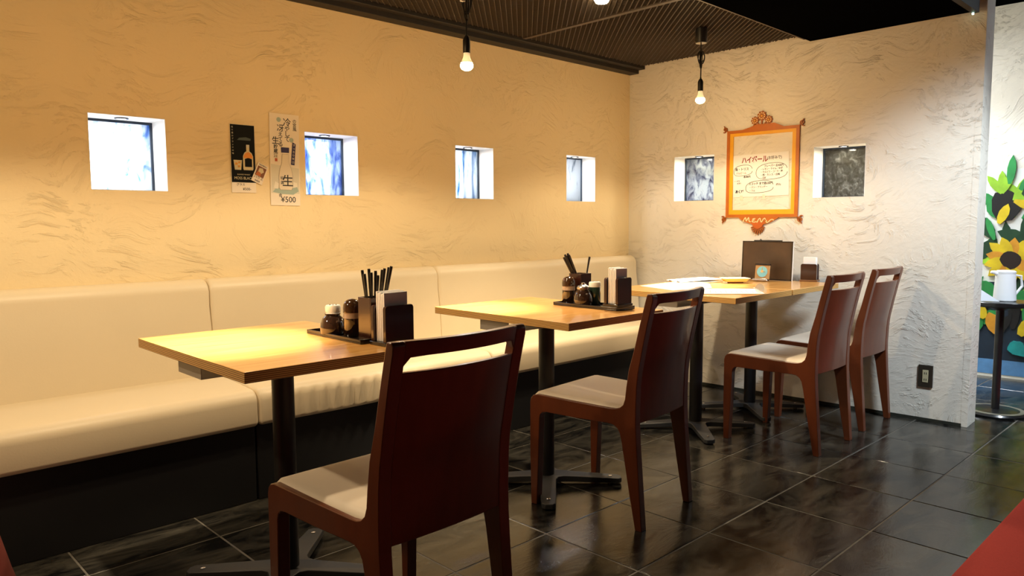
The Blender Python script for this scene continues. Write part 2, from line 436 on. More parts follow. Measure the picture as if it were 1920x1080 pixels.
WZ0, WZ1 = 1.196, 1.487
LW = [(-3.367, -3.084), (-2.466, -2.180), (-1.5615, -1.278), (-0.6515, -0.367)]
RWN = [(0.358, 0.648), (1.275, 1.5595)]
T = 0.165
holed_wall('wall_left', M_plaster, -6.6, 1.7, 0, 2.75, [(a, b, WZ0, WZ1) for a, b in LW], T, F_LEFT)
holed_wall('wall_right', M_plaster_white, 0.0, 2.075, 0, 2.75, [(a, b, WZ0, WZ1) for a, b in RWN], T, F_RIGHT)

pane_cols = [
    [(0.10, 0.14, 0.42, 1), (0.30, 0.46, 0.78, 1), (1, 1, 1, 1)],
    [(0.09, 0.11, 0.36, 1), (0.26, 0.36, 0.66, 1), (0.80, 0.86, 1, 1)],
    [(0.02, 0.09, 0.20, 1), (0.10, 0.24, 0.44, 1), (1, 1, 1, 1)],
    [(0.12, 0.14, 0.18, 1), (0.50, 0.54, 0.58, 1), (1, 1, 1, 1)],
    [(0.08, 0.08, 0.17, 1), (0.42, 0.47, 0.62, 1), (0.82, 0.90, 1.0, 1)],
    [(0.30, 0.29, 0.26, 1), (0.42, 0.42, 0.40, 1), (0.85, 0.85, 0.83, 1)]]
DEPTH = [0.145, 0.13, 0.12, 0.11, 0.13, 0.13]
def window(i, a0, a1, F, warm):
    root = bpy.data.objects.new('window_%d' % (i+1), None); COL.objects.link(root); root['kind'] = 'structure'
    root.empty_display_size = 0.05
    root.matrix_world = F @ Matrix.Translation(((a0+a1)/2, WZ0, 0))
    hw = (a1-a0)/2; h = WZ1-WZ0; d = DEPTH[i]; e = 0.0015
    # white painted lining of the recess
    l = MB()
    l.box(-hw, -hw+e, 0, h, -d, 0.001); l.box(hw-e, hw, 0, h, -d, 0.001)
    l.box(-hw, hw, 0, e, -d, 0.001); l.box(-hw, hw, h-e, h, -d, 0.001)
    l.build('reveal', M_white, root)
    fr = MB(); t = 0.012
    fr.box(-hw+e, -hw+t, e, h-e, -d-0.018, -d); fr.box(hw-t, hw-e, e, h-e, -d-0.018, -d)
    fr.box(-hw+t, hw-t, e, e+t*0.5, -d-0.018, -d); fr.box(-hw+t, hw-t, h-t, h-e, -d-0.018, -d)
    fr.build('window_frame', M_winframe, root)
    pn = MB(); pn.box(-hw+t-0.002, hw-t+0.002, e+t*0.4, h-t+0.002, -d-0.012, -d-0.006)
    sc = [(22, 22, 9), (24, 24, 7), (20, 20, 3), (22, 22, 6), (24, 24, 14), (34, 34, 26)][i]
    pn.build('pane', pane_mat('streaked_glass_%d' % i, pane_cols[i], sc, [(0.22, 0.46), (0.28, 0.54), (0.28, 0.54), (0.24, 0.46), (0.32, 0.55), (0.40, 0.72)][i], 3.1*i, [0.3, 0.35, 0.3, 0.4, 0.55, 0.65][i]), root)
    # outer lining of the opening, beyond the glass
    l = MB(); e2 = 0.010; n0, n1 = -0.255, -d-0.0185
    l.box(-hw+0.002, -hw+e2, 0.002, h-0.002, n0, n1); l.box(hw-e2, hw-0.002, 0.002, h-0.002, n0, n1)
    l.box(-hw+e2, hw-e2, 0.002, e2, n0, n1); l.box(-hw+e2, hw-e2, h-e2, h-0.002, n0, n1)
    l.build('outer_reveal', M_outer_tan if warm else M_outer_blue, root)
    # small lamp let into the top of the recess
    pk = MB(); pk.lathe([(0.026, 0), (0.026, -0.004), (0.019, -0.005), (0.019, -0.002)], 20)
    for k in range(len(pk.v)):
        x, y, z = pk.v[k]; pk.v[k] = (x, h-e+z, y-d*0.5)
    ring = pk.build('niche_lamp', M_black2, root)
    dk = MB(); dk.lathe([(0.0, -0.0035), (0.018, -0.0035), (0.018, -0.003)], 16)
    for k in range(len(dk.v)):
        x, y, z = dk.v[k]; dk.v[k] = (x, h-e+z, y-d*0.5)
    dk.build('lens', M_puck, ring)
    loc = root.matrix_world @ Vector((0, h-0.014, -d*0.5))
    lamp('niche_lamp_light', 'AREA', loc, [0.9, 1.0, 0.8, 1.2, 1.5, 1.5][i], (1, 0.86, 0.62) if warm else (0.86, 0.92, 1.0), loc-Vector((0, 0, 1)), 0.03)
for i, (a, b) in enumerate(LW): window(i, a, b, F_LEFT, False)
for i, (a, b) in enumerate(RWN): window(4+i, a, b, F_RIGHT, True)

# wall-end pier of the right wall, rising past the black ceiling
pier = MB(); pier.box(2.0752, 2.105, 0, 2.6, -T-0.002, 0.001)
po = pier.build('trim_2', M_plaster_white); po.matrix_world = F_RIGHT; po['kind'] = 'structure'

sk = MB(); sk.box(0.50, 2.078, 0, 0.016, 0.0, 0.006); o = sk.build('baseboard_right', simple('grimy_skirting', (0.02, 0.022, 0.014, 1), 0.8, noise=0.5, scale=30)); o.matrix_world = F_RIGHT; o['kind'] = 'structure'
# far wall of the passage, outer walls of the room (out of view, they close the room)
def plain_wall(name, x0, x1, y0, y1, z0, z1, m):
    b = MB(); b.box(x0, x1, y0, y1, z0, z1); o = b.build(name, m); o['kind'] = 'structure'; return o
fm = MB(); fm.box(0, 6.1, 0, 2.47, -0.2, 0)
o = fm.build('wall_passage', M_plaster_white); o.matrix_world = frame((1.55, 0.0, 0), RD, (0, 0, 1)); o['kind'] = 'structure'
plain_wall('wall_back', -6.7, -6.6, -6.2, 0.17, 0, 2.75, M_plaster)
plain_wall('wall_front', -6.6, 2.0, -6.3, -6.2, 0, 2.75, simple('dark_panelling', (0.03, 0.02, 0.015, 1), 0.6))

# floor: grout bed with each slate tile on it
fb = MB(); fb.box(-6.6, 2.0, -6.2, 0.0, -0.06, -0.0016)
floor = fb.build('floor', M_grout); floor['kind'] = 'structure'
PX, PY = 0.404, 0.385
tm = MB(); g = 0.0018
tx, ty = PX/2-g, PY/2-g; c = 0.0025
tm.add([(-tx, -ty, -0.02), (tx, -ty, -0.02), (tx, ty, -0.02), (-tx, ty, -0.02),
        (-tx, -ty, -c), (tx, -ty, -c), (tx, ty, -c), (-tx, ty, -c),
        (-tx+c, -ty+c, 0), (tx-c, -ty+c, 0), (tx-c, ty-c, 0), (-tx+c, ty-c, 0)],
       [(0, 1, 5, 4), (1, 2, 6, 5), (2, 3, 7, 6), (3, 0, 4, 7), (4, 5, 9, 8), (5, 6, 10, 9), (6, 7, 11, 10), (7, 4, 8, 11), (8, 9, 10, 11)])
tile0 = tm.build('tile', M_slate, floor)
first = True
for ix in range(-3, 16):
    for iy in range(0, 11):
        x = -3.618+PX*(ix-0.5)+0.0; y = -0.71+PY*0.5-PY*iy
        if iy == 0 and x < -0.1: pass
        if x > 1.50 or y < -3.55 or x < -4.9: continue
        t = tile0 if first else tile0.copy()
        if not first: COL.objects.link(t)
        first = False
        t.parent = floor
        t.location = (x, y, random.uniform(-0.0006, 0.0006)-0.0002)
        t.rotation_euler = (random.uniform(-0.0012, 0.0012), random.uniform(-0.0012, 0.0012), 0)

# ceiling: dark slab above; hung mesh panels along the left wall; black boarded strip
cb_ = MB(); cb_.box(-6.6, 2.0, -6.2, 0.0, 2.62, 2.70)
ceil = cb_.build('ceiling', M_black); ceil['kind'] = 'structure'
sl = MB(); sl.box(-6.6, 0.05, -2.06, -1.235, 2.085, 2.16); sl.build('black_board', M_black, ceil)
se = MB(); se.box(-6.6, 0.06, -2.075, -2.045, 2.079, 2.30); se.build('board_edge', M_trim, ceil)
MZ = 2.10
def clip_line(p, d, x0, x1, y0, y1):
    t0, t1 = -1e9, 1e9
    for q, v, lo, hi in ((p[0], d[0], x0, x1), (p[1], d[1], y0, y1)):
        a, b = (lo-q)/v, (hi-q)/v
        if a > b: a, b = b, a
        t0, t1 = max(t0, a), min(t1, b)
    return (t0, t1) if t1 > t0+0.004 else None
def mesh_panel(x0, x1, y0, y1, pitch=0.0262):
    mb = MB(); w = 0.0030; h = 0.006
    for sgn in (1, -1):
        d = Vector((1, sgn, 0)).normalized(); n = Vector((-d.y, d.x, 0))
        corners = [Vector((x, y, 0)).dot(n) for x in (x0, x1) for y in (y0, y1)]
        k0 = math.ceil(min(corners)/pitch); k1 = math.floor(max(corners)/pitch)
        pw = pitch if sgn == 1 else pitch*0.62
        k0 = math.ceil(min(corners)/pw); k1 = math.floor(max(corners)/pw)
        ww = w if sgn == 1 else w*0.55
        zz = 0 if sgn == 1 else 0.003
        for k in range(k0, k1+1):
            p = n*(k*pw); r = clip_line(p, d, x0, x1, y0, y1)
            if not r: continue
            a, b = p+d*r[0], p+d*r[1]
            e = n*ww/2
            vs = [a-e, b-e, b+e, a+e]
            mb.add([(v.x, v.y, MZ+zz) for v in vs]+[(v.x, v.y, MZ+zz+h) for v in vs], [(3, 2, 1, 0), (4, 5, 6, 7), (0, 1, 5, 4), (2, 3, 7, 6)])
    o = mb.build('mesh_panel', M_mesh, ceil); o['kind'] = 'stuff'
    return o
XS = [-4.60, -3.45, -2.30, -1.15, -0.012]
for i in range(4):
    mesh_panel(XS[i]+0.014, XS[i+1]-0.014, -1.205, -0.13)
for x in XS[1:4]:
    b = MB(); b.box(x-0.014, x+0.014, -1.22, -0.11, MZ-0.004, MZ+0.02); b.build('panel_rail', M_mesh, ceil)
b = MB(); b.box(-6.6, 0.03, -1.236, -1.206, MZ-0.005, MZ+0.02); b.build('panel_rail', M_mesh, ceil)
b = MB(); b.box(0.252, 2.0, -6.2, 0.0, 2.471, 2.50); b.build('black_board', M_black, ceil)
b = MB(); b.box(-6.6, 0.03, -1.24, -0.02, 2.40, 2.42); b.build('void_board', M_black, ceil)
# dark beam along the top of the left wall
b = MB(); b.box(-6.6, 0.0, -0.075, 0.0, 2.062, 2.19); b.box(-6.6, 0.0, -0.125, -0.075, 2.085, 2.19)
o = b.build('trim_1', M_trim, bevel=0.002); o['kind'] = 'structure'

# ================================================================== BANQUETTE
BENCH_LABELS = ['cream vinyl banquette section nearest the camera, left end against the wall',
                'cream vinyl banquette section behind the first table with creased seat front',
                'cream vinyl banquette section ending in the far corner by the right wall']
def bench(x0, x1, label, creases=False, end_r=False):
    root = thing('banquette_bench', label, 'bench', ((x0+x1)/2, -0.26, 0), 0, 'banquette sections along the left wall')
    hw = (x1-x0)/2
    # plinth
    b = MB(); b.box(-hw+0.002, hw-0.002, -0.225, 0.255, 0.0, 0.30)
    b.box(-hw+0.002, hw-0.002, -0.215, -0.2, 0.0, 0.0)if False else None
    b.build('plinth', M_base, root, bevel=0.003)
    # cushion: rounded section swept along x, rounded at both ends
    n = 64
    prof = []
    def rounded(y0, y1, z0, z1, r_tf, r_bf):
        P = []
        P.append((y1, z0))
        for k in range(5): a = pi/2*k/4; P.append((y0+r_bf-r_bf*sin(a), z0+r_bf-r_bf*cos(a)))
        for k in range(8): a = pi/2*k/7; P.append((y0+r_tf-r_tf*cos(a), z1-r_tf+r_tf*sin(a)))
        P.append((y0+0.16, z1+0.006)); P.append((y0+0.28, z1+0.008)); P.append((y1, z1+0.004))
        return P
    def sweep(name, prof, endr, cre=None, top_round=None):
        mb = MB(); m = len(prof)
        cy = sum(p[0] for p in prof)/m; cz = sum(p[1] for p in prof)/m
        xs = []
        for k in range(7): xs.append((-hw+endr*(1-cos(pi/2*k/6)), sin(pi/2*k/6)))
        inner = 70
        for k in range(1, inner): xs.append((-hw+endr+(2*hw-2*endr)*k/inner, 1))
        for k in range(7): xs.append((hw-endr*(1-cos(pi/2*(6-k)/6)), sin(pi/2*(6-k)/6)))
        vs = []; fs = []
        for x, s in xs:
            ins = (1-s)*endr
            for (y, z) in prof:
                dy = y-cy; dz = z-cz
                L_ = max(1e-6, sqrt(dy*dy+dz*dz))
                yy, zz = y-dy/L_*ins, z-dz/L_*ins
                if cre: yy, zz = cre(x, yy, zz)
                vs.append((x, yy, zz))
        K = len(xs)
        for i in range(K-1):
            for j in range(m):
                j2 = (j+1) % m
                fs.append((i*m+j, i*m+j2, (i+1)*m+j2, (i+1)*m+j))
        fs.append(tuple(range(m-1, -1, -1))); fs.append(tuple((K-1)*m+j for j in range(m)))
        mb.add(vs, fs, 0, True)
        return mb.build(name, M_vinyl, root, sharp=60)
    def cre(x, y, z):
        if y < -0.20 and z > 0.30:
            w = math.exp(-((x+hw-0.42)/0.26)**2)
            y -= 0.011*w*sin((x*1.0-(z-0.3)*0.55)*2*pi/0.058)*min(1, (z-0.295)/0.02)*min(1, max(0, (0.425-z)/0.03))
        else:
            pass
        z += 0.0012*sin(x*9)
        return y, z
    sweep('seat_cushion', rounded(-0.262, 0.17, 0.297, 0.436, 0.045, 0.018), 0.016, cre if creases else None)
    bp = [(0.258, 0.43), (0.135, 0.43), (0.140, 0.50), (0.148, 0.62), (0.155, 0.72), (0.160, 0.775)]
    for k in range(8):
        a = pi/2*k/7; bp.append((0.160+0.05-0.05*cos(a), 0.785+0.05*sin(a)))
    bp += [(0.235, 0.832), (0.252, 0.82)]
    sweep('backrest', bp, 0.016 if not end_r else 0.020)
    # piped seams at both ends
    return root
bench(-4.215, -2.972, BENCH_LABELS[0])
bench(-2.968, -1.770, BENCH_LABELS[1], creases=True)
bench(-1.766, -0.035, BENCH_LABELS[2], end_r=True)

# ================================================================== TABLES
TL, TW, TZ, TT = 0.735, 0.556, 0.72, 0.0278
def make_table(label, cx, cy, rz, group):
    root = thing('dining_table', label, 'table', (cx, cy, 0), rz, group)
    hx, hy = TW/2, TL/2
    b = MB()
    x0, x1, y0, y1, z0, z1 = -hx, hx, -hy, hy, TZ-TT, TZ
    vs = [(x0,y0,z0),(x1,y0,z0),(x1,y1,z0),(x0,y1,z0),(x0,y0,z1),(x1,y0,z1),(x1,y1,z1),(x0,y1,z1)]
    b.add(vs, [(0,3,2,1),(4,5,6,7)], 0); b.add(vs, [(0,1,5,4),(1,2,6,5),(2,3,7,6),(3,0,4,7)], 1)
    b.build('table_top', [M_table, M_ply], root, bevel=0.0015, weld=True)
    b = MB(); b.lathe([(0.032, 0.04), (0.032, TZ-TT)], 28); b.lathe([(0.11, TZ-TT-0.008), (0.11, TZ-TT-0.0005)], 24)
    b.build('pole', M_black2, root)
    # cross base: four tapered arms joined by concave fillets
    out = []
    R, wt, wr = 0.305, 0.026, 0.034
    for k in range(4):
        a = pi/4+k*pi/2
        d = Vector((cos(a), sin(a))); nrm = Vector((-sin(a), cos(a)))
        # right side root -> tip -> left side root
        for r, w in ((0.105, wr), (0.2, wr-0.003), (R-0.012, wt), (R, wt-0.012)):
            q = d*r-nrm*w; out.append((q.x, q.y))
        for r, w in ((R, wt-0.012), (R-0.012, wt), (0.2, wr-0.003), (0.105, wr)):
            q = d*r+nrm*w; out.append((q.x, q.y))
        a2 = a+pi/4
        for t in (-0.30, 0.0, 0.30):
            rr_ = 0.066+0.012*abs(t)/0.3
            out.append((rr_*cos(a2+t), rr_*sin(a2+t)))
    def fb_(x, y, n):
        r = sqrt(x*x+y*y)
        if n: z = 0.046-0.020*min(1, r/R)
        else: z = 0.020-0.013*min(1, r/R)
        return (x, y, z)
    b = MB(); b.prism(out, fb_, 0, 1); bs = b.build('cross_base', M_metal_base, root, bevel=0.002)
    for k in range(4):
        a = pi/4+k*pi/2; r = R-0.045
        b = MB(); b.lathe([(0.010, 0.0), (0.010, 0.013)], 12, c=(r*cos(a), r*sin(a), 0.0)); 
        b.lathe([(0.008, 0.027), (0.008, 0.0315), (0.004, 0.033)], 10, c=(r*cos(a), r*sin(a), 0))
        b.build('leveller', M_metal, bs)
    # sheet-metal shelf hung under the top near the bench
    b = MB(); zb = TZ-TT-0.042
    b.box(-hx+0.026, hx-0.026, -0.045, 0.115, zb, zb+0.0016)
    b.box(-hx+0.0245, -hx+0.026, -0.045, 0.115, zb, TZ-TT); b.box(hx-0.026, hx-0.0245, -0.045, 0.115, zb, TZ-TT)
    b.build('under_shelf', simple('shelf_metal', (0.30, 0.27, 0.24, 1), 0.4, metal=0.3) if 'shelf_metal' not in bpy.data.materials else bpy.data.materials['shelf_metal'], root)
    return root
GT = 'wooden dining tables in a row'
make_table('plywood dining table nearest the camera, with tall bundle of black chopsticks on it', -3.4679+TW/2, -1.5229+TL/2, 0, GT)
make_table('plywood dining table in the middle of the row, between nearest and paper-covered table', -2.3194+TW/2, -1.5052+TL/2, 0, GT)
make_table('plywood dining table covered by bright white paper sheets', -1.1860+0.2825, -1.4879+TL/2, 0.006, GT)
make_table('plywood dining table pushed against the right wall under the brown menu board', -0.6190+0.2825, -1.4850+TL/2, 0.006, GT)

# ================================================================== CHAIRS
CW0, CW1 = 0.439, 0.387
def hwid(u): return (CW0+(CW1-CW0)*min(u, 0.45)/0.45)/2
def make_chair(label):
    root = thing('dining_chair', label, 'chair', (0, 0, 0), 0, 'cherry wood dining chairs facing the bench')
    TH = 0.033
    def side(sg):
        return lambda u, z, n: (sg*(hwid(u)-n), -u, z)
    front = [(0.004, 0), (0.030, 0), (0.037, 0.18), (0.042, 0.335), (0.0, 0.335), (0.0, 0.2)]
    rail = [(0.0, 0.335), (0.042, 0.335), (0.046, 0.350), (0.056, 0.359), (0.072, 0.362), (0.2, 0.360), (0.33, 0.362), (0.352, 0.360), (0.368, 0.350),
            (0.377, 0.423), (0.360, 0.4175), (0.34, 0.4165), (0.18, 0.4195), (0.03, 0.4235), (0.014, 0.419), (0.004, 0.408), (0.0, 0.392)]
    rear = [(0.368, 0.350), (0.378, 0.334), (0.386, 0.30), (0.412, 0.15), (0.440, 0.0), (0.466, 0.0), (0.455, 0.14), (0.444, 0.28), (0.439, 0.362)]
    post = [(0.368, 0.350), (0.439, 0.362), (0.4385, 0.42), (0.441, 0.50), (0.446, 0.55), (0.463, 0.64), (0.482, 0.73), (0.499, 0.80), (0.500, 0.815), (0.494, 0.823), (0.478, 0.823),
            (0.470, 0.795), (0.451, 0.72), (0.432, 0.637), (0.411, 0.56), (0.402, 0.50), (0.397, 0.455), (0.390, 0.435), (0.377, 0.423)]
    for sg in (-1, 1):
        for nm, pts, cut in (('leg', front, [(0.0, 0.335), (0.042, 0.335)]), ('side_rail', rail, [(0.0, 0.335), (0.042, 0.335), (0.368, 0.350), (0.377, 0.423)]),
                             ('leg', rear, [(0.368, 0.350), (0.439, 0.362)]), ('back_post', post, [(0.368, 0.350), (0.439, 0.362), (0.377, 0.423)])):
            b = MB(); b.prism(pts, side(sg), 0.0, TH)
            b.build(nm, M_chair, root, bevel=0.0022, sharp=30, cut=[side(sg)(u, z, n) for u, z in cut for n in (0.0, TH)])
    # back: curved panel and top rail bowed backward
    def uback(z):
        T_ = [(0.36, 0.4385), (0.42, 0.4385), (0.50, 0.441), (0.55, 0.446), (0.64, 0.463), (0.73, 0.482), (0.80, 0.4985), (0.83, 0.503)]
        for (za, ua), (zb, ub) in zip(T_, T_[1:]):
            if z <= zb: return ua+(ub-ua)*max(0, (z-za))/(zb-za)
        return T_[-1][1]
    def curved(name, zlo, zhi, th, inset, nu=22, nv=14, lowfn=None, bow=0.024):
        mb = MB(); w = hwid(0.45)-TH+0.002
        vs = []; fs = []
        for side_ in (0, 1):
            for j in range(nv):
                for i in range(nu):
                    s = -1+2*i/(nu-1)
                    zl = zlo if lowfn is None else lowfn(s)
                    z = zl+(zhi-zl)*j/(nv-1)
                    u = uback(z)-inset+bow*(1-s*s)*min(1, 0.35+(z-0.37)/0.35) - (th if side_ else 0)
                    vs.append((s*w, -u, z))
        n = nu*nv
        for j in range(nv-1):
            for i in range(nu-1):
                a = j*nu+i; fs.append((a, a+1, a+nu+1, a+nu)); fs.append((n+a+nu, n+a+nu+1, n+a+1, n+a))
        for i in range(nu-1):
            fs.append((n+i, n+i+1, i+1, i)); t_ = (nv-1)*nu; fs.append((t_+i, t_+i+1, n+t_+i+1, n+t_+i))
        for j in range(nv-1):
            a = j*nu; fs.append((a, a+nu, n+a+nu, n+a)); a = j*nu+nu-1; fs.append((n+a, n+a+nu, a+nu, a))
        mb.add(vs, fs, 0, True)
        return mb.build(name, M_chair, root, bevel=0.0022, sharp=50)
    def rail_low(s):
        e = max(0, (abs(s)-0.86)/0.14)
        return 0.789-0.022*(1-sqrt(max(0, 1-e*e)))
    curved('back_panel', 0.37, 0.7555, 0.015, 0.002)
    curved('top_rail', 0.789, 0.823, 0.022, 0.001, nv=5, lowfn=rail_low)
    # aprons
    b = MB(); b.box(-hwid(0.02)+TH, hwid(0.02)-TH, -0.038, -0.014, 0.362, 0.410); b.build('front_rail', M_chair, root, bevel=0.002)
    # upholstered pad between the side rails, rising a little at the back
    def pad(a, c_):
        pass
    mb = MB(); nu, nv = 26, 30; vs = []; fs = []
    for j in range(nv):
        u = 0.003+0.405*j/(nv-1)
        for i in range(nu):
            s = -1+2*i/(nu-1)
            wd = hwid(u)-0.011
            x = s*wd
            ex = max(0, (abs(s)-0.90)/0.10); ev = max(0, (0.03-(u-0.003))/0.03)
            z = 0.431-0.012*(1-sqrt(max(0, 1-ex*ex)))-0.016*(1-sqrt(max(0, 1-ev*ev)))
            z += 0.004*(1-s*s)*min(1, (u)/0.1)-0.006*math.exp(-((u-0.23)/0.10)**2-(s/0.55)**2)
            z -= 0.004*u/0.4
            vs.append((x, -u, z))
    n = len(vs)
    vs += [(x, y, 0.404) for (x, y, z) in vs]
    for j in range(nv-1):
        for i in range(nu-1):
            a = j*nu+i; fs.append((a, a+nu, a+nu+1, a+1)); fs.append((n+a, n+a+1, n+a+nu+1, n+a+nu))
    for i in range(nu-1):
        fs.append((i, i+1, n+i+1, n+i)); t_ = (nv-1)*nu; fs.append((t_+i+1, t_+i, n+t_+i, n+t_+i+1))
    for j in range(nv-1):
        a = j*nu; fs.append((a+nu, a, n+a, n+a+nu)); a = j*nu+nu-1; fs.append((a, a+nu, n+a+nu, n+a))
    mb.add(vs, fs, 0, True); mb.build('seat', M_seat, root, sharp=60)
    return root
def chair_at(root, x, y, t):
    # (x, y): front-left foot corner, t: turn about z (0 faces the bench)
    ex = Vector((cos(t), sin(t), 0))
    p = Vector((x, y, 0))+ex*(CW0/2)
    root.location = p; root.rotation_euler = (0, 0, t)
chair = make_chair('cherry wood dining chair nearest the camera, its tall dark back toward us')
chairs = [chair]
for lb in ('cherry wood dining chair at the middle table, second from the camera',
           'cherry wood dining chair at the far table, its whole side and four legs in view',
           'cherry wood dining chair beside the right wall, partly behind the next chair'):
    c_ = copy_tree(chair); c_['label'] = lb; chairs.append(c_)
for c_, p in zip(chairs, ((-3.387, -1.450, 0.023), (-2.245, -1.245, 0.107), (-0.963, -1.312, 0.008), (-0.403, -1.296, 0.013))):
    chair_at(c_, *p)

# ================================================================== TABLE SETS
def rbox(mb, x0, x1, y0, y1, z0, z1): return mb.box(x0, x1, y0, y1, z0, z1)
def tray(label, x, y, rz, lx, ly):
    root = thing('condiment_tray', label, 'tray', (x, y, TZ+0.0005), rz, 'black condiment trays')
    b = MB(); b.box(-lx/2, lx/2, -ly/2, ly/2, 0, 0.005); b.build('tray_floor', M_black_lacq, root, bevel=0.001)
    b = MB()
    for (a0, a1, c0, c1) in ((-lx/2, lx/2, -ly/2, -ly/2+0.005), (-lx/2, lx/2, ly/2-0.005, ly/2), (-lx/2, -lx/2+0.005, -ly/2+0.005, ly/2-0.005), (lx/2-0.005, lx/2, -ly/2+0.005, ly/2-0.005)):
        b.box(a0, a1, c0, c1, 0.005, 0.013)
    b.build('tray_rim', M_black_lacq, root, bevel=0.001)
    return root
Z1 = TZ+0.006
def soy_bottle(label, x, y, z=Z1):
    root = thing('sauce_bottle', label, 'bottle', (x, y, z), 0.4, 'sauce bottles')
    b = MB(); b.lathe([(0.026, 0), (0.028, 0.003), (0.0275, 0.055)], 28); b.build('bottle_body', M_soy, root)
    b = MB(); b.lathe([(0.0272, 0.0552), (0.0265, 0.072)], 28); b.build('glass_collar', M_amberglass, root)
    b = MB(); b.lathe([(0.028, 0.0722), (0.0285, 0.085), (0.027, 0.096), (0.022, 0.105), (0.013, 0.111), (0.0, 0.113)], 28); b.build('dome_cap', M_cap_brown, root)
    b = MB(); b.tube([(0.024, 0, 0.094), (0.031, 0, 0.100), (0.036, 0, 0.101)], [0.005, 0.004, 0.003], 8); b.build('spout', M_cap_brown, root)
    return root
def dome_jar(label, x, y, z=Z1, low=False):
    root = thing('seasoning_jar', label, 'jar', (x, y, z), 0.0, 'round seasoning jars')
    b = MB(); b.lathe([(0.031, 0), (0.037, 0.004), (0.039, 0.018), (0.037, 0.038), (0.031, 0.054), (0.022, 0.064)], 32); b.build('jar_body', M_domeglass, root)
    if low:
        b = MB(); b.lathe([(0.0222, 0.0642), (0.024, 0.066), (0.024, 0.070), (0.0, 0.071)], 28); b.build('jar_lid', M_domeglass, root)
        root.scale = (1, 1, 0.92)
        return root
    b = MB(); b.lathe([(0.0222, 0.0642), (0.026, 0.066), (0.026, 0.074), (0.022, 0.079), (0.012, 0.082), (0.008, 0.086), (0.008, 0.091), (0.0, 0.093)], 28); b.build('jar_lid', M_metal, root)
    b = MB()
    b.tube([(0.018, 0.006, 0.080), (0.030, 0.010, 0.082), (0.042, 0.013, 0.066)], 0.0022, 6); b.build('spoon_handle', M_metal, root)
    return root
def cap_jar(label, x, y, body, hgt, z=Z1, r=0.024):
    root = thing('spice_jar', label, 'jar', (x, y, z), 0.0, 'white capped spice jars')
    b = MB(); b.lathe([(r*0.93, 0), (r, 0.003), (r, hgt-0.012), (r*0.95, hgt-0.006)], 28); b.build('jar_body', body, root)
    b = MB(); b.lathe([(r*1.0, hgt-0.0058), (r*1.02, hgt+0.010), (r*0.9, hgt+0.015), (0.0, hgt+0.016)], 28); b.build('cap', M_capwhite, root)
    b = MB()
    for k in range(6):
        a = k*pi/3; b.lathe([(0.0, hgt+0.0168), (0.0022, hgt+0.0166), (0.0022, hgt+0.0160)], 8, c=(0.011*cos(a), 0.011*sin(a), 0))
    b.build('shaker_holes', M_gray_ink, root)
    return root
def chop_box(label, x, y, rz, w, h, z=Z1):
    root = thing('chopstick_box', label, 'box', (x, y, z), rz, 'chopstick boxes')
    t = 0.005; b = MB(); b.box(-w/2, w/2, -w/2, w/2, 0, 0.006); b.build('box_floor', M_dark_wood, root)
    for k in range(4):
        m = Matrix.Rotation(k*pi/2, 4, 'Z'); b = MB(); b.box(-w/2, w/2-t, -w/2, -w/2+t, 0.006, h, mat=m); b.build('box_side', M_dark_wood, root, bevel=0.0008)
    return root
def chopstick(base, tip, group, label):
    base = Vector(base); tip = Vector(tip)
    b = MB(); d = (tip-base); L_ = d.length
    b.lathe([(0.0016, 0), (0.0032, L_*0.5), (0.0047, L_*0.97), (0.0042, L_)], 8)
    o = b.build('chopstick', M_chop); o.location = base; o.rotation_euler = d.to_track_quat('Z', 'Y').to_euler()
    return tag(o, label, 'chopstick', group)
def napkin_holder(label, nlabel, x, y, rz, h=0.112, w=0.082, z=TZ+0.0005, base_m=None):
    root = thing('napkin_holder', label, 'napkin holder', (x, y, z), rz, 'napkin holders')
    b = MB(); b.box(-w/2-0.004, w/2+0.004, -0.037, 0.037, 0, 0.010); b.build('holder_base', base_m or M_black_lacq, root, bevel=0.0012)
    for s in (-1, 1):
        b = MB(); out = [(-w/2, 0.010), (w/2, 0.010), (w/2, h-0.008), (w/2-0.003, h-0.002), (w/2-0.008, h), (-w/2+0.008, h), (-w/2+0.003, h-0.002), (-w/2, h-0.008)]
        y0 = s*0.028; b.prism(out, lambda a, c, n: (a, n, c), y0-0.006, y0+0.006); b.build('holder_plate', M_dark_wood, root, bevel=0.001)
    nr = thing('napkin_stack', nlabel, 'napkins', (x, y, z+0.0102), rz, 'paper napkins in holders')
    for k in range(5):
        yy = -0.016+0.008*k; hh = h+0.026-0.004*(k % 2)+0.003*k/4
        b = MB(); b.box(-w/2+0.008, w/2-0.010+0.002*(k % 2), yy-0.0032, yy+0.0032, 0, hh); b.build('napkin', M_napkin, nr, bevel=0.0014)
    return root

ORD = ['leftmost', 'second from left', 'third from left', 'fourth from left', 'fifth from left', 'sixth from left', 'seventh from left', 'eighth from left', 'ninth from left', 'rightmost']
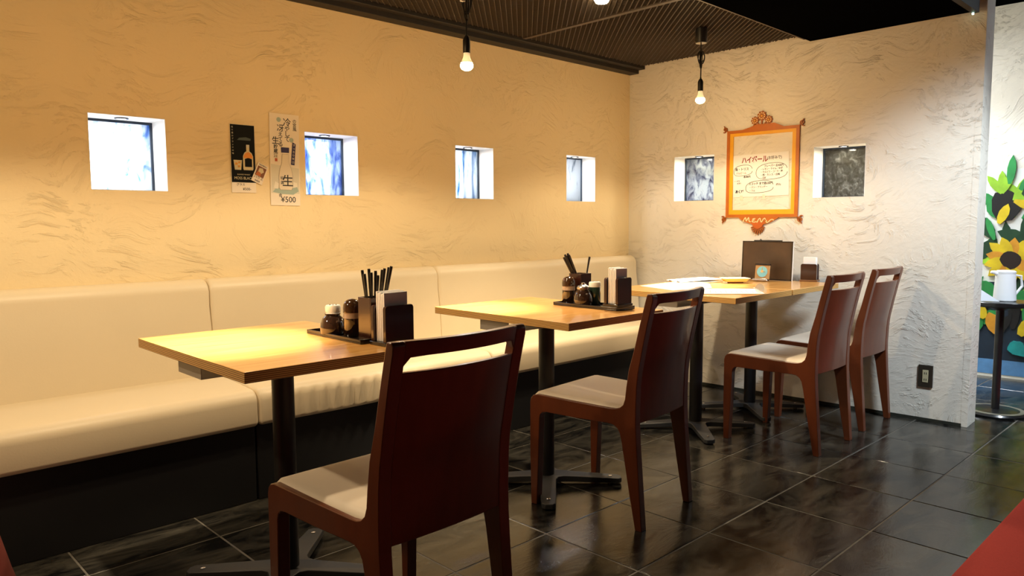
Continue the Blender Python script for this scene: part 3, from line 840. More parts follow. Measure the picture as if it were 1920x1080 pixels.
# --- nearest table
tray('black lacquer condiment tray on the nearest table', -3.005, -1.225, 0.0, 0.115, 0.305)
dome_jar('brown glass domed jar on the nearest table', -3.030, -1.175, low=True)
cap_jar('white capped jar behind the domed jar on the nearest table', -2.990, -1.110, M_amberglass, 0.066)
soy_bottle('dark sauce bottle with domed cap on the nearest table', -3.010, -1.255)
chop_box('square lacquer chopstick box on the nearest table, full of chopsticks', -2.985, -1.335, 0.0, 0.068, 0.122)
bx, by = -2.985, -1.335
for k, hh in enumerate((.206, .196, .210, .200, .204, .192, .207, .212, .214, .218)):
    q = -0.026+0.0055*k; yy = (0.010, -0.012)[k % 2]        # spread along the view's left-right
    tp = -0.033+0.0092*k
    dx, dy, tx_, ty_ = q*0.45+yy*0.5, -q*0.45+yy*0.5, tp*0.76+yy*0.5, -tp*0.76+yy*0.5
    chopstick((bx+dx*0.8, by+dy*0.8, Z1+0.008), (bx+tx_, by+ty_, TZ+hh), 'chopsticks in the box on the nearest table', ORD[k]+' of the ten black chopsticks in the box on the nearest table')
napkin_holder('dark lacquer napkin holder on the nearest table', 'white paper napkins in the holder on the nearest table', -2.985, -1.425, 0.05, w=0.100)

# --- middle table
tray('black lacquer condiment tray on the middle table', -1.880, -1.245, 0.0, 0.118, 0.330)
soy_bottle('dark sauce bottle with domed cap on the middle table', -1.885, -1.118)
dome_jar('smoked glass domed jar with lid and spoon on the middle table', -1.898, -1.208)
cap_jar('dark green jar with white cap on the middle table', -1.845, -1.225, M_green, 0.078)
chop_box('square lacquer chopstick box with few chopsticks on the middle table', -1.812, -1.118, 0.0, 0.066, 0.122)
bx, by = -1.812, -1.118
for k, hh in enumerate((.196, .207, .203, .212, .206)):
    dx, dy = 0.013+0.002*k+(0.004 if k % 2 else -0.003), -0.011-0.002*k+(0.004 if k % 2 else -0.003)
    tx_, ty_ = -0.054+0.004*k+(0.004 if k % 2 else -0.003), 0.046-0.004*k+(0.004 if k % 2 else -0.003)
    chopstick((bx+dx, by+dy, Z1+0.008), (bx+tx_, by+ty_, TZ+hh), 'leaning chopsticks on the middle table', ORD[k]+' of the five chopsticks leaning left in the box on the middle table')
chopstick((bx+0.010, by-0.006, Z1+0.008), (bx+0.030, by-0.026, TZ+0.197), None, 'lone black chopstick leaning right in the box on the middle table')
napkin_holder('dark lacquer napkin holder at the end of the tray on the middle table', 'white paper napkins in the holder on the middle table', -1.885, -1.375, 0.0, w=0.088, z=TZ+0.0145)

# --- far tables: papers, dish, menu board, clock, napkins
def sheet(name, pts, z, label, cat, m=None, th=0.0012):
    b = MB(); b.prism(pts, lambda a, c, n: (a, c, n), z, z+th); return tag(b.build(name, m or M_paper), label, cat)
sheet('paper_sheet', [(-1.06, -1.08), (-0.95, -0.80), (-0.60, -0.79), (-0.56, -0.98), (-0.80, -1.14)], TZ+0.0006, 'large white paper sheet spread over the far table', 'paper')
mr_ = thing('menu_booklet', 'white folded menu booklet lying on the paper sheet', 'menu', (-0.52, -0.86, TZ+0.002), -0.45)
b = MB(); b.box(-0.13, 0.13, -0.09, 0.09, 0.0005, 0.006); b.build('lower_cover', M_paper, mr_, bevel=0.001)
b = MB(); b.grid(12, 6, lambda i, j: (-0.13+0.26*i, -0.09+0.18*j, 0.0065+0.014*i*(1-0.3*i))); b.grid(12, 6, lambda i, j: (-0.13+0.26*i, -0.09+0.18*j, 0.008+0.014*i*(1-0.3*i))); b.build('upper_cover', M_paper, mr_)
for yy in (-0.045, 0.04):
    b = MB(); b.tube([(-0.132, yy-0.01, 0.006), (-0.137, yy, 0.009), (-0.132, yy+0.01, 0.006)], 0.003, 6); b.build('binding_clip', M_black2, mr_)
sm_ = thing('menu_strip', 'long white laminated menu strip along the edge of the far table', 'menu', (-0.905, -1.31, TZ+0.001), 0.0)
b = MB(); P = [(-1.115+0.905, -1.285+1.31), (-0.915+0.905, -1.492+1.31), (-0.70+0.905, -1.335+1.31), (-0.865+0.905, -1.13+1.31)]
b.prism(P, ident, 0.0, 0.0012); b.build('sheet', M_paper, sm_)
b = MB()
for k in range(9):
    t_ = 0.12+0.09*k; a = Vector(P[0]).lerp(Vector(P[1]), t_); c2 = Vector(P[3]).lerp(Vector(P[2]), t_); q0 = a.lerp(c2, 0.15); q1 = a.lerp(c2, 0.3+0.4*random.random()); w_ = 0.0012
    b.add([(q0.x-w_, q0.y, 0.0014), (q1.x-w_, q1.y, 0.0014), (q1.x+w_, q1.y, 0.0014), (q0.x+w_, q0.y, 0.0014)], [(0, 1, 2, 3)])
b.build('printed_lines', M_gray_ink, sm_)
dsc = MB(); dsc.lathe([(0.0, 0.0), (0.022, 0.0), (0.022, 0.0015), (0.0, 0.0015)], 24)
for k in range(len(dsc.v)):
    x, y, z = dsc.v[k]; dsc.v[k] = (x*0.72-y*0.0+z*0.7, -x*0.70+z*0.7, y+0.0225)
o = dsc.build('plastic_disc', M_glassclear); o.location = (-0.905, -1.46, TZ+0.0023); tag(o, 'small clear plastic disc standing at the corner of the menu strip', 'disc')
dr = thing('serving_dish', 'small pale rectangular dish on a dark foot on the far table', 'dish', (-0.435, -1.065, TZ+0.0005), -0.74)
b = MB(); b.prism([(-0.055, -0.030), (0.055, -0.030), (0.055, 0.030), (-0.055, 0.030)], lambda a, c, n: (a*(1.0+0.25*n), c*(1+0.35*n), 0.008+0.018*n), 0, 1); b.build('dish_body', simple('dish_glaze', srgb(236, 196, 100), 0.35, coat=0.4), dr, bevel=0.002)
b = MB(); b.box(-0.074, 0.074, -0.044, 0.044, 0.0262, 0.0292); b.build('dish_face', simple('dish_top', srgb(244, 236, 214), 0.35), dr, bevel=0.001)
b = MB(); b.box(-0.035, 0.042, -0.020, 0.020, 0, 0.008); b.build('foot', M_brown_print, dr)

# menu board leaning against the right wall
Fb = frame((-0.118, -0.932, TZ+0.001), RD, (0.05, 0.0, 1))
br = thing('menu_board', 'brown leather menu board standing against the right wall on the far table', 'menu board', mat=Fb)
b = MB(); b.box(0, 0.306, 0.0, 0.226, -0.004, 0.004); b.build('cover', M_leather, br, bevel=0.002)
b = MB()
for a in ((0, 0.306, 0, 0.006), (0, 0.306, 0.220, 0.226), (0, 0.006, 0, 0.226), (0.300, 0.306, 0, 0.226)): b.box(a[0], a[1], a[2], a[3], 0.004, 0.0052)
b.build('edge_binding', M_black_lacq, br)
b = MB(); b.box(0.07, 0.24, 0.226, 0.232, -0.004, 0.004); b.tube([(0.105, 0.230, 0), (0.110, 0.238, 0.004), (0.116, 0.230, 0)], 0.0025, 6); b.build('top_clip', M_black2, br)
b = MB(); b.box(0.306, 0.3085, 0.0, 0.222, -0.005, 0.003); b.build('white_edge', M_paper, br)
# small desk clock
Fc = frame((-0.218, -1.068, TZ+0.001), RD, (0.16, 0, 1))
ck = thing('desk_clock', 'small square desk clock with turquoise dial in front of the menu board', 'clock', mat=Fc)
b = MB(); b.box(0, 0.086, 0.012, 0.092, -0.006, 0.002); b.build('case', M_tan, ck, bevel=0.002)
b = MB(); b.box(-0.002, 0.088, 0.092, 0.100, -0.010, 0.006); b.build('top_bar', M_black_lacq, ck, bevel=0.001)
def discz(mb, x, y, r, z0, z1, seg=28):
    mb.lathe([(r, z0), (r, z1)], seg, c=(x, y, 0)); return mb
b = discz(MB(), 0.043, 0.054, 0.031, 0.002, 0.0045); b.build('dial', M_turq, ck)
b = discz(MB(), 0.043, 0.056, 0.008, 0.0045, 0.0055); b.build('dial_centre', simple('dial_peach', srgb(240, 200, 150), 0.5), ck)
b = MB(); b.box(0.042, 0.0445, 0.054, 0.078, 0.0055, 0.0062); b.box(0.043, 0.062, 0.053, 0.055, 0.0055, 0.0062); b.build('clock_hand', M_gold, ck)
b = MB(); b.prism([(-0.006, 0.0), (0.090, 0.0), (0.084, 0.013), (0.002, 0.013)], ident, 0.001, 0.028); b.build('clock_foot', M_metal, ck, bevel=0.002)
napkin_holder('dark napkin holder with wooden base beside the menu board', 'white paper napkins in the holder beside the menu board', -0.045, -1.315, pi/2-0.04+0.25, h=0.10, w=0.086, base_m=simple('tan_wood', (0.20, 0.085, 0.03, 1), 0.4, noise=0.2))

# ================================================================== WALL ITEMS
# black whisky poster
pa = thing('liquor_poster', 'narrow black poster with whisky bottle and glass on the left wall', 'poster', mat=F_LEFT @ Matrix.Translation((-2.819, 1.199, 0.004)))
W_, H_ = 0.110, 0.293
b = MB(); b.box(0, W_, 0, H_, -0.0025, 0); b.build('sheet', M_poster, pa)
b = MB(); b.box(0.001, W_-0.001, 0.044, H_-0.001, 0, 0.0006); b.build('black_print', M_darkblk, pa)
def flat(name, pts, z, m, par, z1=None): 
    b = MB(); b.prism(pts, ident, z, z1 if z1 else z+0.0003); return b.build(name, m, par)
flat('bottle_print', [(0.056, 0.098), (0.098, 0.098), (0.100, 0.105), (0.100, 0.158), (0.094, 0.172), (0.084, 0.180), (0.084, 0.196), (0.070, 0.196), (0.070, 0.180), (0.060, 0.172), (0.054, 0.158), (0.054, 0.105)], 0.0006, M_pale, pa)
flat('whisky_print', [(0.057, 0.150), (0.097, 0.150), (0.097, 0.158), (0.091, 0.169), (0.080, 0.176), (0.074, 0.176), (0.063, 0.169), (0.057, 0.158)], 0.0009, M_amber, pa)
flat('label_print', [(0.062, 0.112), (0.094, 0.112), (0.094, 0.146), (0.078, 0.152), (0.062, 0.146)], 0.0009, M_darkblk, pa)
flat('glass_print', [(0.016, 0.098), (0.044, 0.098), (0.049, 0.140), (0.011, 0.140)], 0.0006, M_pale, pa)
for (x, y, s) in ((0.018, 0.118, 0.012), (0.030, 0.108, 0.011), (0.032, 0.125, 0.010)): flat('ice_print', [(x, y), (x+s, y+0.002), (x+s-0.002, y+s), (x-0.001, y+s-0.002)], 0.0009, M_gold, pa)
flat('cap_print', [(0.070, 0.196), (0.084, 0.196), (0.084, 0.208), (0.070, 0.208)], 0.0006, M_greyglass, pa)
flat('shelf_glow_print', [(0.03, 0.226), (0.09, 0.226), (0.092, 0.234), (0.07, 0.240), (0.04, 0.236)], 0.0006, simple('dim_teal', srgb(40, 56, 54), 0.5), pa)
text_obj('lettering', 'MOSS BLACK', 0.017, M_pale, pa, W_/2, 0.062, 0.0007, align='CENTER', sx=0.86)
text_obj('small_lettering', 'BLENDED WHISKY', 0.007, M_pale, pa, W_/2, 0.078, 0.0007, align='CENTER')
for k, ch in enumerate('香り豊かブラックの味'):
    text_obj('side_lettering', ch, 0.0085, M_greyglass, pa, 0.010, 0.280-0.0125*k, 0.0007, align='CENTER')
text_obj('handwriting', 'グラス', 0.013, M_ink, pa, 0.040, 0.034, 0.0003, align='CENTER', bold=0.0002)
text_obj('price', '¥500-', 0.016, M_ink, pa, 0.068, 0.015, 0.0003, align='CENTER', bold=0.0002)
# small tilted card
pc = thing('drink_card', 'small tilted drink card between the two posters', 'card', mat=F_LEFT @ Matrix.Translation((-2.690, 1.2845, 0.0062)) @ Matrix.Rotation(radians(-24), 4, 'Z'))
b = MB(); b.box(-0.026, 0.026, -0.044, 0.044, -0.0012, 0); b.build('sheet', M_poster, pc)
b = MB(); b.box(-0.021, 0.021, -0.014, 0.030, 0, 0.0003); b.build('picture', M_brown_print, pc)
flat('picture_glow', [(-0.012, 0.004), (0.004, 0.0), (0.014, 0.012), (0.004, 0.026), (-0.012, 0.022)], 0.0003, M_pale, pc)
flat('picture_flame', [(-0.018, -0.012), (0.006, -0.012), (0.002, 0.004), (-0.014, 0.006)], 0.0006, M_orange, pc)
text_obj('lettering', 'ハウス', 0.015, M_ink, pc, 0, -0.022, 0.0003, align='CENTER', bold=0.0004)
text_obj('price', '¥400', 0.012, M_ink, pc, 0, -0.036, 0.0003, align='CENTER', bold=0.0002)
text_obj('heading', 'HIGHBALL', 0.0085, M_ink, pc, 0, 0.037, 0.0003, align='CENTER', bold=0.0003)
# white sake poster
pb = thing('sake_poster', 'tall cream poster with pale sake bottle and brush lettering beside the second window', 'poster', mat=F_LEFT @ Matrix.Translation((-2.642, 1.146, 0.004)) @ Matrix.Rotation(radians(-0.6), 4, 'Z'))
W_, H_ = 0.144, 0.411
b = MB(); b.box(0, W_, 0, H_, -0.0025, 0); b.build('sheet', M_poster, pb)
flat('pale_ground', [(0.004, 0.055), (0.140, 0.055), (0.140, 0.170), (0.004, 0.185)], 0.0, simple('pale_grey_print', srgb(214, 208, 186), 0.6), pb)
flat('water_print', [(0.010, 0.060), (0.050, 0.052), (0.110, 0.050), (0.136, 0.066), (0.128, 0.090), (0.100, 0.078), (0.060, 0.074), (0.028, 0.080)], 0.0004, M_teal_print, pb)
flat('ice_print', [(0.014, 0.078), (0.034, 0.074), (0.040, 0.098), (0.022, 0.108)], 0.0007, simple('ice_white', srgb(232, 226, 208), 0.6), pb)
flat('ice_print', [(0.108, 0.080), (0.130, 0.086), (0.128, 0.104), (0.110, 0.108)], 0.0007, bpy.data.materials['ice_white'], pb)
bt = [(0.046, 0.070), (0.102, 0.070), (0.108, 0.080), (0.109, 0.135), (0.103, 0.165), (0.092, 0.195), (0.090, 0.232), (0.058, 0.232), (0.056, 0.195), (0.045, 0.165), (0.040, 0.135), (0.040, 0.080)]
cxb = 0.0745
flat('bottle_outline_print', bt, 0.0007, simple('outline_grey', srgb(150, 136, 112), 0.6), pb)
flat('bottle_print', [(cxb+(x-cxb)*0.95, 0.15+(y-0.15)*0.985) for x, y in bt], 0.0010, simple('bottle_cream', srgb(226, 214, 190), 0.6), pb)
flat('bottle_cap_print', [(0.054, 0.238), (0.092, 0.238), (0.093, 0.262), (0.053, 0.262)], 0.0007, M_blue_ink, pb)
flat('banner_print', [(0.100, 0.186), (0.118, 0.184), (0.126, 0.280), (0.110, 0.288)], 0.0011, M_blue_ink, pb)
for k, ch in enumerate('すっきり辛口'): text_obj('banner_lettering', ch, 0.012, M_poster, pb, 0.1175-0.0014*k, 0.274-0.0155*k, 0.0015, align='CENTER')
for k, ch in enumerate('冷やして'):
    s = (0.040, 0.026, 0.030, 0.028)[k]; text_obj('brush_lettering', ch, s, M_ink, pb, 0.085, (0.372, 0.345, 0.322, 0.298)[k], 0.0004, align='CENTER', bold=0.0008)
for k, ch in enumerate('冴えてる'):
    text_obj('brush_lettering', ch, (0.034, 0.024, 0.022, 0.026)[k], M_ink, pb, 0.052, (0.345, 0.318, 0.297, 0.274)[k], 0.0004, align='CENTER', bold=0.0008)
for k, ch in enumerate('生貯蔵酒'):
    text_obj('brush_lettering', ch, (0.036, 0.020, 0.020, 0.020)[k], M_ink, pb, 0.028, (0.288, 0.262, 0.242, 0.222)[k], 0.0004, align='CENTER', bold=0.001)
for k, ch in enumerate('の宮風'): text_obj('small_lettering', ch, 0.019, M_gray_ink, pb, 0.122, 0.382-0.018*k, 0.0004, align='CENTER', bold=0.0005)
for (x, y) in ((0.045, 0.384), (0.105, 0.297)):
    b = MB(); b.lathe([(0.0085, 0.0003), (0.0105, 0.0003), (0.0105, 0.0006), (0.0085, 0.0006)], 20, c=(x, y, 0)); b.build('ring_print', M_teal_print, pb)
flat('seal_print', [(0.023, 0.197), (0.035, 0.197), (0.035, 0.211), (0.023, 0.211)], 0.0004, simple('seal_red', srgb(190, 90, 50), 0.6), pb)
text_obj('label_lettering', '生', 0.056, M_ink, pb, 0.083, 0.108, 0.0014, align='CENTER', bold=0.0016)
for k, ch in enumerate('特選'): text_obj('label_lettering', ch, 0.017, M_ink, pb, 0.056, 0.122-0.020*k, 0.0014, align='CENTER', bold=0.0005)
text_obj('price', '¥500', 0.036, M_ink, pb, 0.085, 0.026, 0.0004, align='CENTER', bold=0.0004)
text_obj('handwriting', '合', 0.016, M_ink, pb, 0.046, 0.045, 0.0008, align='CENTER', bold=0.0005)

# ornate menu frame on the right wall
fr = thing('menu_plaque', 'ornate orange and yellow cut-out menu frame with crest on the right wall', 'picture frame', mat=F_RIGHT @ Matrix.Translation((0.737, 1.087, 0.004)))
FW, FH = 0.456, 0.533
def ring(name, o, i, z0, z1, m, par):
    b = MB(); (a0, a1, c0, c1), (p0, p1, q0, q1) = o, i
    O = [(a0, c0), (a1, c0), (a1, c1), (a0, c1)]; I = [(p0, q0), (p1, q0), (p1, q1), (p0, q1)]
    vs = [(x, y, z0) for x, y in O+I]+[(x, y, z1) for x, y in O+I]; fs = []
    for k in range(4):
        j = (k+1) % 4
        fs += [(8+k, 8+j, 8+4+j, 8+4+k), (4+k, 4+j, j, k), (k, j, 8+j, 8+k), (4+j, 4+k, 12+k, 12+j)]
    b.add(vs, fs); return b.build(name, m, par)
ring('outer_border', (0, FW, 0, FH), (0.020, FW-0.020, 0.018, FH-0.018), -0.003, 0.006, M_orange, fr)
ring('inner_border', (0.020, FW-0.020, 0.018, FH-0.018), (0.042, FW-0.042, 0.046, FH-0.036), -0.003, 0.004, M_yellow, fr)
# pediment and crest
b = MB(); P = [(0.10, FH), (0.15, FH+0.012), (0.19, FH+0.026), (0.30, FH+0.026), (0.33, FH+0.014), (0.36, FH)]
b.prism(P, ident, -0.003, 0.006); b.build('pediment', M_orange, fr)
def rosette(name, x, y, r, par, petals=7):
    b = MB(); pts = []
    for k in range(petals*6):
        a = 2*pi*k/(petals*6); q = r*(0.90+0.10*cos(petals*a)); pts.append((x+q*cos(a), y+q*sin(a)))
    b.prism(pts, ident, -0.003, 0.006); o = b.build(name, M_crest, par)
    b = MB(); b.lathe([(r*0.28, 0.006), (r*0.22, 0.009), (0, 0.010)], 12, c=(x, y, 0)); b.build('rosette_centre', M_gold, o)
    b = MB()
    for k in range(petals):
        a = 2*pi*(k+0.5)/petals
        b.lathe([(r*0.13, 0.006), (0, 0.0065)], 8, c=(x+r*0.58*cos(a), y+r*0.58*sin(a), 0))
    b.build('rosette_holes', M_cream_letter, o)
M_crest = simple('crest_brown', srgb(158, 84, 24), 0.5)
rosette('crest_rosette', 0.223, FH+0.074, 0.030, fr, 9); rosette('crest_rosette', 0.180, FH+0.049, 0.025, fr, 8); rosette('crest_rosette', 0.266, FH+0.048, 0.025, fr, 8)
for (x0, y0, x1, y1) in ((0.205, FH+0.024, 0.196, FH+0.036), (0.223, FH+0.024, 0.223, FH+0.048), (0.240, FH+0.024, 0.250, FH+0.036), (0.172, FH+0.018, 0.180, FH+0.032), (0.276, FH+0.022, 0.268, FH+0.034)):
    ribbon_pts = [(x0-0.004, y0), (x0+0.004, y0), (x1+0.0045, y1), (x1-0.0045, y1)]
    b = MB(); b.prism(ribbon_pts, ident, -0.003, 0.006); b.build('crest_stem', M_crest, fr)
def scroll(name, x, y, sx, sy, par, s=1.0):
    b = MB()
    def arc(cx, cy, r, a0, a1, w):
        P = []
        n = 10
        for k in range(n+1):
            a = a0+(a1-a0)*k/n; P.append((cx+(r+w)*cos(a), cy+(r+w)*sin(a)))
        for k in range(n, -1, -1):
            a = a0+(a1-a0)*k/n; P.append((cx+(r-w)*cos(a), cy+(r-w)*sin(a)))
        b.prism([(x+sx*p*s, y+sy*q*s) for p, q in P], ident, -0.003, 0.006)
    arc(0.010, 0.010, 0.009, -0.5, 4.2, 0.004); arc(0.018, -0.002, 0.007, 1.5, 5.6, 0.003)
    b.prism([(x+sx*p*s, y+sy*q*s) for p, q in ((0.008, 0.016), (0.014, 0.014), (0.022, 0.030), (0.019, 0.032))], ident, -0.003, 0.006)
    b.prism([(x+sx*p*s, y+sy*q*s) for p, q in ((-0.006, -0.004), (0.006, -0.004), (0.012, 0.012), (0.002, 0.014))], ident, -0.003, 0.006)
    b.build(name, M_crest, par)
scroll('corner_scroll', -0.002, FH+0.002, -1, 1, fr); scroll('corner_scroll', FW+0.002, FH+0.002, 1, 1, fr)
scroll('corner_scroll', -0.002, -0.002, -1, -1, fr, 1.05); scroll('corner_scroll', FW+0.002, -0.002, 1, -1, fr, 1.15)
# name plate and leaf pendant
P = [(0.088, 0.0)]
for k in range(13):
    t_ = k/12; P.append((0.096+0.238*t_, -0.008-0.036*sin(pi*t_)**0.8))
P += [(0.342, 0.0)]
b = MB(); b.prism(P, ident, -0.003, 0.007); b.build('name_plate', M_orange, fr)
b = MB(); b.prism([(0.17, -0.03), (0.19, -0.062), (0.213, -0.072), (0.238, -0.060), (0.258, -0.03)], ident, -0.003, 0.008)
b.build('pendant', simple('pendant_orange', srgb(190, 92, 22), 0.5), fr)
for k in range(9):
    a = radians(-160+17.5*k); c0 = Vector((0.213, -0.048)); d = Vector((cos(a), sin(a))); nn = Vector((-d.y, d.x)); L_ = 0.058-0.010*abs(k-4)/4
    q = [c0+d*0.012+nn*0.004, c0+d*0.012-nn*0.004, c0+d*(L_-0.006)-nn*0.0045, c0+d*L_, c0+d*(L_-0.006)+nn*0.0045]
    flat('pendant_leaf', [(v.x, v.y) for v in q], -0.003, M_crest, fr, 0.005)
# cream script letters MENU, drawn as ribbons
def ribbon(name, pts, w, m, par, z=0.007):
    b = MB(); pts = [Vector((p[0], p[1])) for p in pts]; L1 = []; L2 = []
    for i, p in enumerate(pts):
        t_ = pts[min(i+1, len(pts)-1)]-pts[max(i-1, 0)]; t_.normalize(); nn = Vector((-t_.y, t_.x)); L1.append(p+nn*w); L2.append(p-nn*w)
    for i in range(len(pts)-1):
        b.prism([tuple(L1[i]), tuple(L1[i+1]), tuple(L2[i+1]), tuple(L2[i])], ident, z, z+0.0015)
    return b.build(name, m, par)
def smooth(pts, n=5):
    out = []; P = [Vector(p) for p in pts]; P = [P[0]]+P+[P[-1]]
    for i in range(1, len(P)-2):
        for k in range(n):
            t = k/n; a, b_, c, d = P[i-1:i+3]
            out.append(0.5*((2*b_)+(-a+c)*t+(2*a-5*b_+4*c-d)*t*t+(-a+3*b_-3*c+d)*t**3))
    out.append(P[-2]); return out
ox, oy, s_ = 0.118, -0.030, 0.024
for nm, L_ in (('letter', [(0, .1), (.35, .9), (.6, 1.15), (.75, .3), (1.25, 1.2), (1.4, .3), (1.75, .15)]),
               ('letter', [(2.75, .95), (2.3, .9), (2.2, .65), (2.6, .58), (2.15, .45), (2.05, .15), (2.6, .05), (3.0, .2)]),
               ('letter', [(3.1, -.1), (3.5, .8), (3.8, .95), (3.9, .4), (4.1, .05), (4.5, .8), (4.8, 1.0), (4.95, .6)]),
               ('letter', [(5.25, .55), (5.1, .15), (5.35, -.05), (5.7, .2), (6.0, .55), (6.4, .7), (6.75, .45)])):
    ribbon(nm, smooth([(ox+x*s_*1.22, oy+y*s_) for x, y in L_]), 0.0026, M_cream_letter, fr)

# handwritten menu sheet inside the frame
hs = thing('handwritten_menu', 'handwritten white highball menu sheet taped inside the ornate frame', 'menu', mat=F_RIGHT @ Matrix.Translation((0.7815, 1.2105, 0.0025)) @ Matrix.Rotation(radians(1.0), 4, 'Z'))
PW, PH = 0.354, 0.256
b = MB(); b.box(0, PW, 0, PH, -0.001, 0.0); b.build('sheet', M_paper, hs)
for x in (0.045, 0.19):
    flat('tape', [(x, -0.018), (x+0.022, -0.020), (x+0.018, 0.010), (x+0.002, 0.010)], 0.0, M_poster, hs)
text_obj('title', 'ハイボール', 0.042, M_red_ink, hs, 0.056, 0.221, 0.0003, bold=0.0013, sx=0.80, bk=1.0)
text_obj('title', '(お好みで)', 0.023, M_ink, hs, 0.220, 0.226, 0.0003, bold=0.0008, sx=0.85)
def loop(name, cx, cy, rx, ry, w=0.0010, p=2.6, a0=0.2, a1=6.2):
    pts = []
    for k in range(41):
        a = a0+(a1-a0)*k/40; c_, s2 = cos(a), sin(a)
        pts.append((cx+rx*math.copysign(abs(c_)**(2/p), c_), cy+ry*math.copysign(abs(s2)**(2/p), s2)+0.004*sin(a*1.5)))
    ribbon(name, pts, w, M_gray_ink, hs, 0.0002)
loop('ink_loop', 0.066, 0.160, 0.060, 0.032); loop('ink_loop', 0.248, 0.145, 0.097, 0.048); loop('ink_loop', 0.172, 0.056, 0.088, 0.036)
for (s, sz, x, y, m, bd) in (('角・トリス', 0.020, 0.014, 0.169, M_ink, 0.0005), ('ジムビーム', 0.015, 0.020, 0.146, M_red_ink, 0.0002), ('各380円', 0.014, 0.070, 0.122, M_ink, 0.0006),
        ('フレーバー 各430円', 0.0155, 0.200, 0.179, M_ink, 0.0004), ('・レモン・ライム・ゆず', 0.0140, 0.178, 0.161, M_gray_ink, 0.0004), ('・カルピス・コーラ・梅', 0.0140, 0.178, 0.144, M_gray_ink, 0.0003), ('・桃・カシス・白州', 0.0150, 0.178, 0.126, M_ink, 0.0004), ('・巨峰', 0.0140, 0.178, 0.109, M_gray_ink, 0.0003),
        ('スコッチ まで各530円', 0.0175, 0.102, 0.077, M_ink, 0.0006), ('・ジン・ブランデー', 0.0145, 0.106, 0.056, M_gray_ink, 0.0003), ('・ラム', 0.0145, 0.106, 0.036, M_gray_ink, 0.0003),
        ('ソーダ割', 0.0105, 0.006, 0.098, M_gray_ink, 0.0003), ('水割り', 0.0105, 0.026, 0.084, M_gray_ink, 0.0003), ('あくび', 0.021, 0.015, 0.033, M_ink, 0.0013), ('(税込)', 0.0130, 0.275, 0.066, M_gray_ink, 0.0003)):
    text_obj('handwriting', s, sz, m, hs, x, y, 0.0003, bold=bd, sx=0.9, bk=0.8)

# power outlet
ou = thing('power_outlet', 'dark bronze power outlet plate low on the right wall', 'outlet', mat=F_RIGHT @ Matrix.Translation((1.869, 0.182, 0.002)))
b = MB(); b.box(0, 0.070, 0, 0.118, -0.002, 0.006); b.build('plate', M_outlet, ou, bevel=0.002)
b = MB(); b.box(0.021, 0.049, 0.026, 0.092, 0.006, 0.008); fo = b.build('socket', M_socket, ou, bevel=0.001)
for yy in (0.040, 0.074):
    b = MB()
    for xx in (0.029, 0.038): b.box(xx, xx+0.003, yy-0.006, yy+0.006, 0.008, 0.0083)
    b.build('slot', M_ink, fo)

# ================================================================== LAMPS
def pendant(label, x, y, zb, hook):
    root = thing('pendant_lamp', label, 'pendant lamp', (x, y, zb), 0, 'bare bulb pendant lamps')
    top = MZ-zb
    b = MB(); b.lathe([(0.030, top-0.078), (0.032, top-0.074), (0.032, top-0.002)], 24); b.build('ceiling_cup', M_black2, root)
    b = MB(); b.lathe([(0.0, top-0.0795), (0.029, top-0.079), (0.029, top-0.078)], 20); b.build('cup_plate', M_metal, root)
    b = MB(); b.tube([(0, 0, 0.115), (0.001, 0, 0.16), (0, 0.001, top-0.079)], 0.0032, 8); b.build('cord', M_cable, root)
    # spare cord gathered in a hanging bundle
    b = MB()
    for k in range(4):
        a = k*0.9; w = 0.012+0.003*k; z0 = top-0.12; z1 = 0.165+0.012*k
        pts = []
        for q in range(21):
            t_ = 2*pi*q/20; pts.append((w*cos(t_)*cos(a)+0.004*sin(a), w*cos(t_)*sin(a), (z0+z1)/2+(z0-z1)/2*sin(t_)))
        b.tube(pts, 0.0028, 6)
    b.build('cord_bundle', M_cable, root)
    b = MB(); b.lathe([(0.0135, 0.046), (0.0145, 0.048), (0.0145, 0.095), (0.010, 0.106), (0.0045, 0.112), (0.0045, 0.118)], 20); b.build('socket', M_black2, root)
    b = MB(); b.lathe([(0.0125, 0.046), (0.0125, 0.036), (0.016, 0.024), (0.0230, 0.0085)], 24); g1 = b.build('bulb_neck', M_bulbglass, root)
    b = MB(); b.lathe([(0.0231, 0.008), (0.0255, 0.0), (0.0245, -0.008), (0.020, -0.015), (0.011, -0.020), (0, -0.0215)], 24); b.build('bulb', M_bulb, root)
    return root
p1 = pendant('bare bulb pendant lamp with short black cord above the middle table', -2.266, -0.924, 1.675, False)
for (dx, dz, w) in ((-0.018, 0.245, 0.010), (0.016, 0.262, 0.006)):
    b = MB(); b.box(dx-w, dx+w, -0.006, 0.006, dz-0.008, dz+0.012); b.build('cord_clip', M_capwhite, p1, bevel=0.002)
pendant('bare bulb pendant lamp with looped black cord in front of the right wall', -0.607, -0.933, 1.722, True)
pendant('bare bulb pendant lamp above the nearest table, over the top edge of the view', -3.33, -1.06, 1.72, True)
pendant('bare bulb pendant lamp at the left end, above the nearest bench section', -4.25, -0.93, 1.68, True)
rl = thing('recessed_lamp', 'glowing lamp recessed in the mesh ceiling between the two pendant lamps', 'lamp', (-1.46, -0.94, MZ), 0)
b = MB(); b.lathe([(0.050, 0.012), (0.052, -0.004), (0.044, -0.006), (0.040, 0.010)], 32); b.build('trim_ring', M_black2, rl)
b = MB(); b.lathe([(0.020, 0.020), (0.034, 0.010), (0.036, -0.020), (0.028, -0.034), (0.0, -0.042)], 28); b.build('bulb', M_bulb, rl)

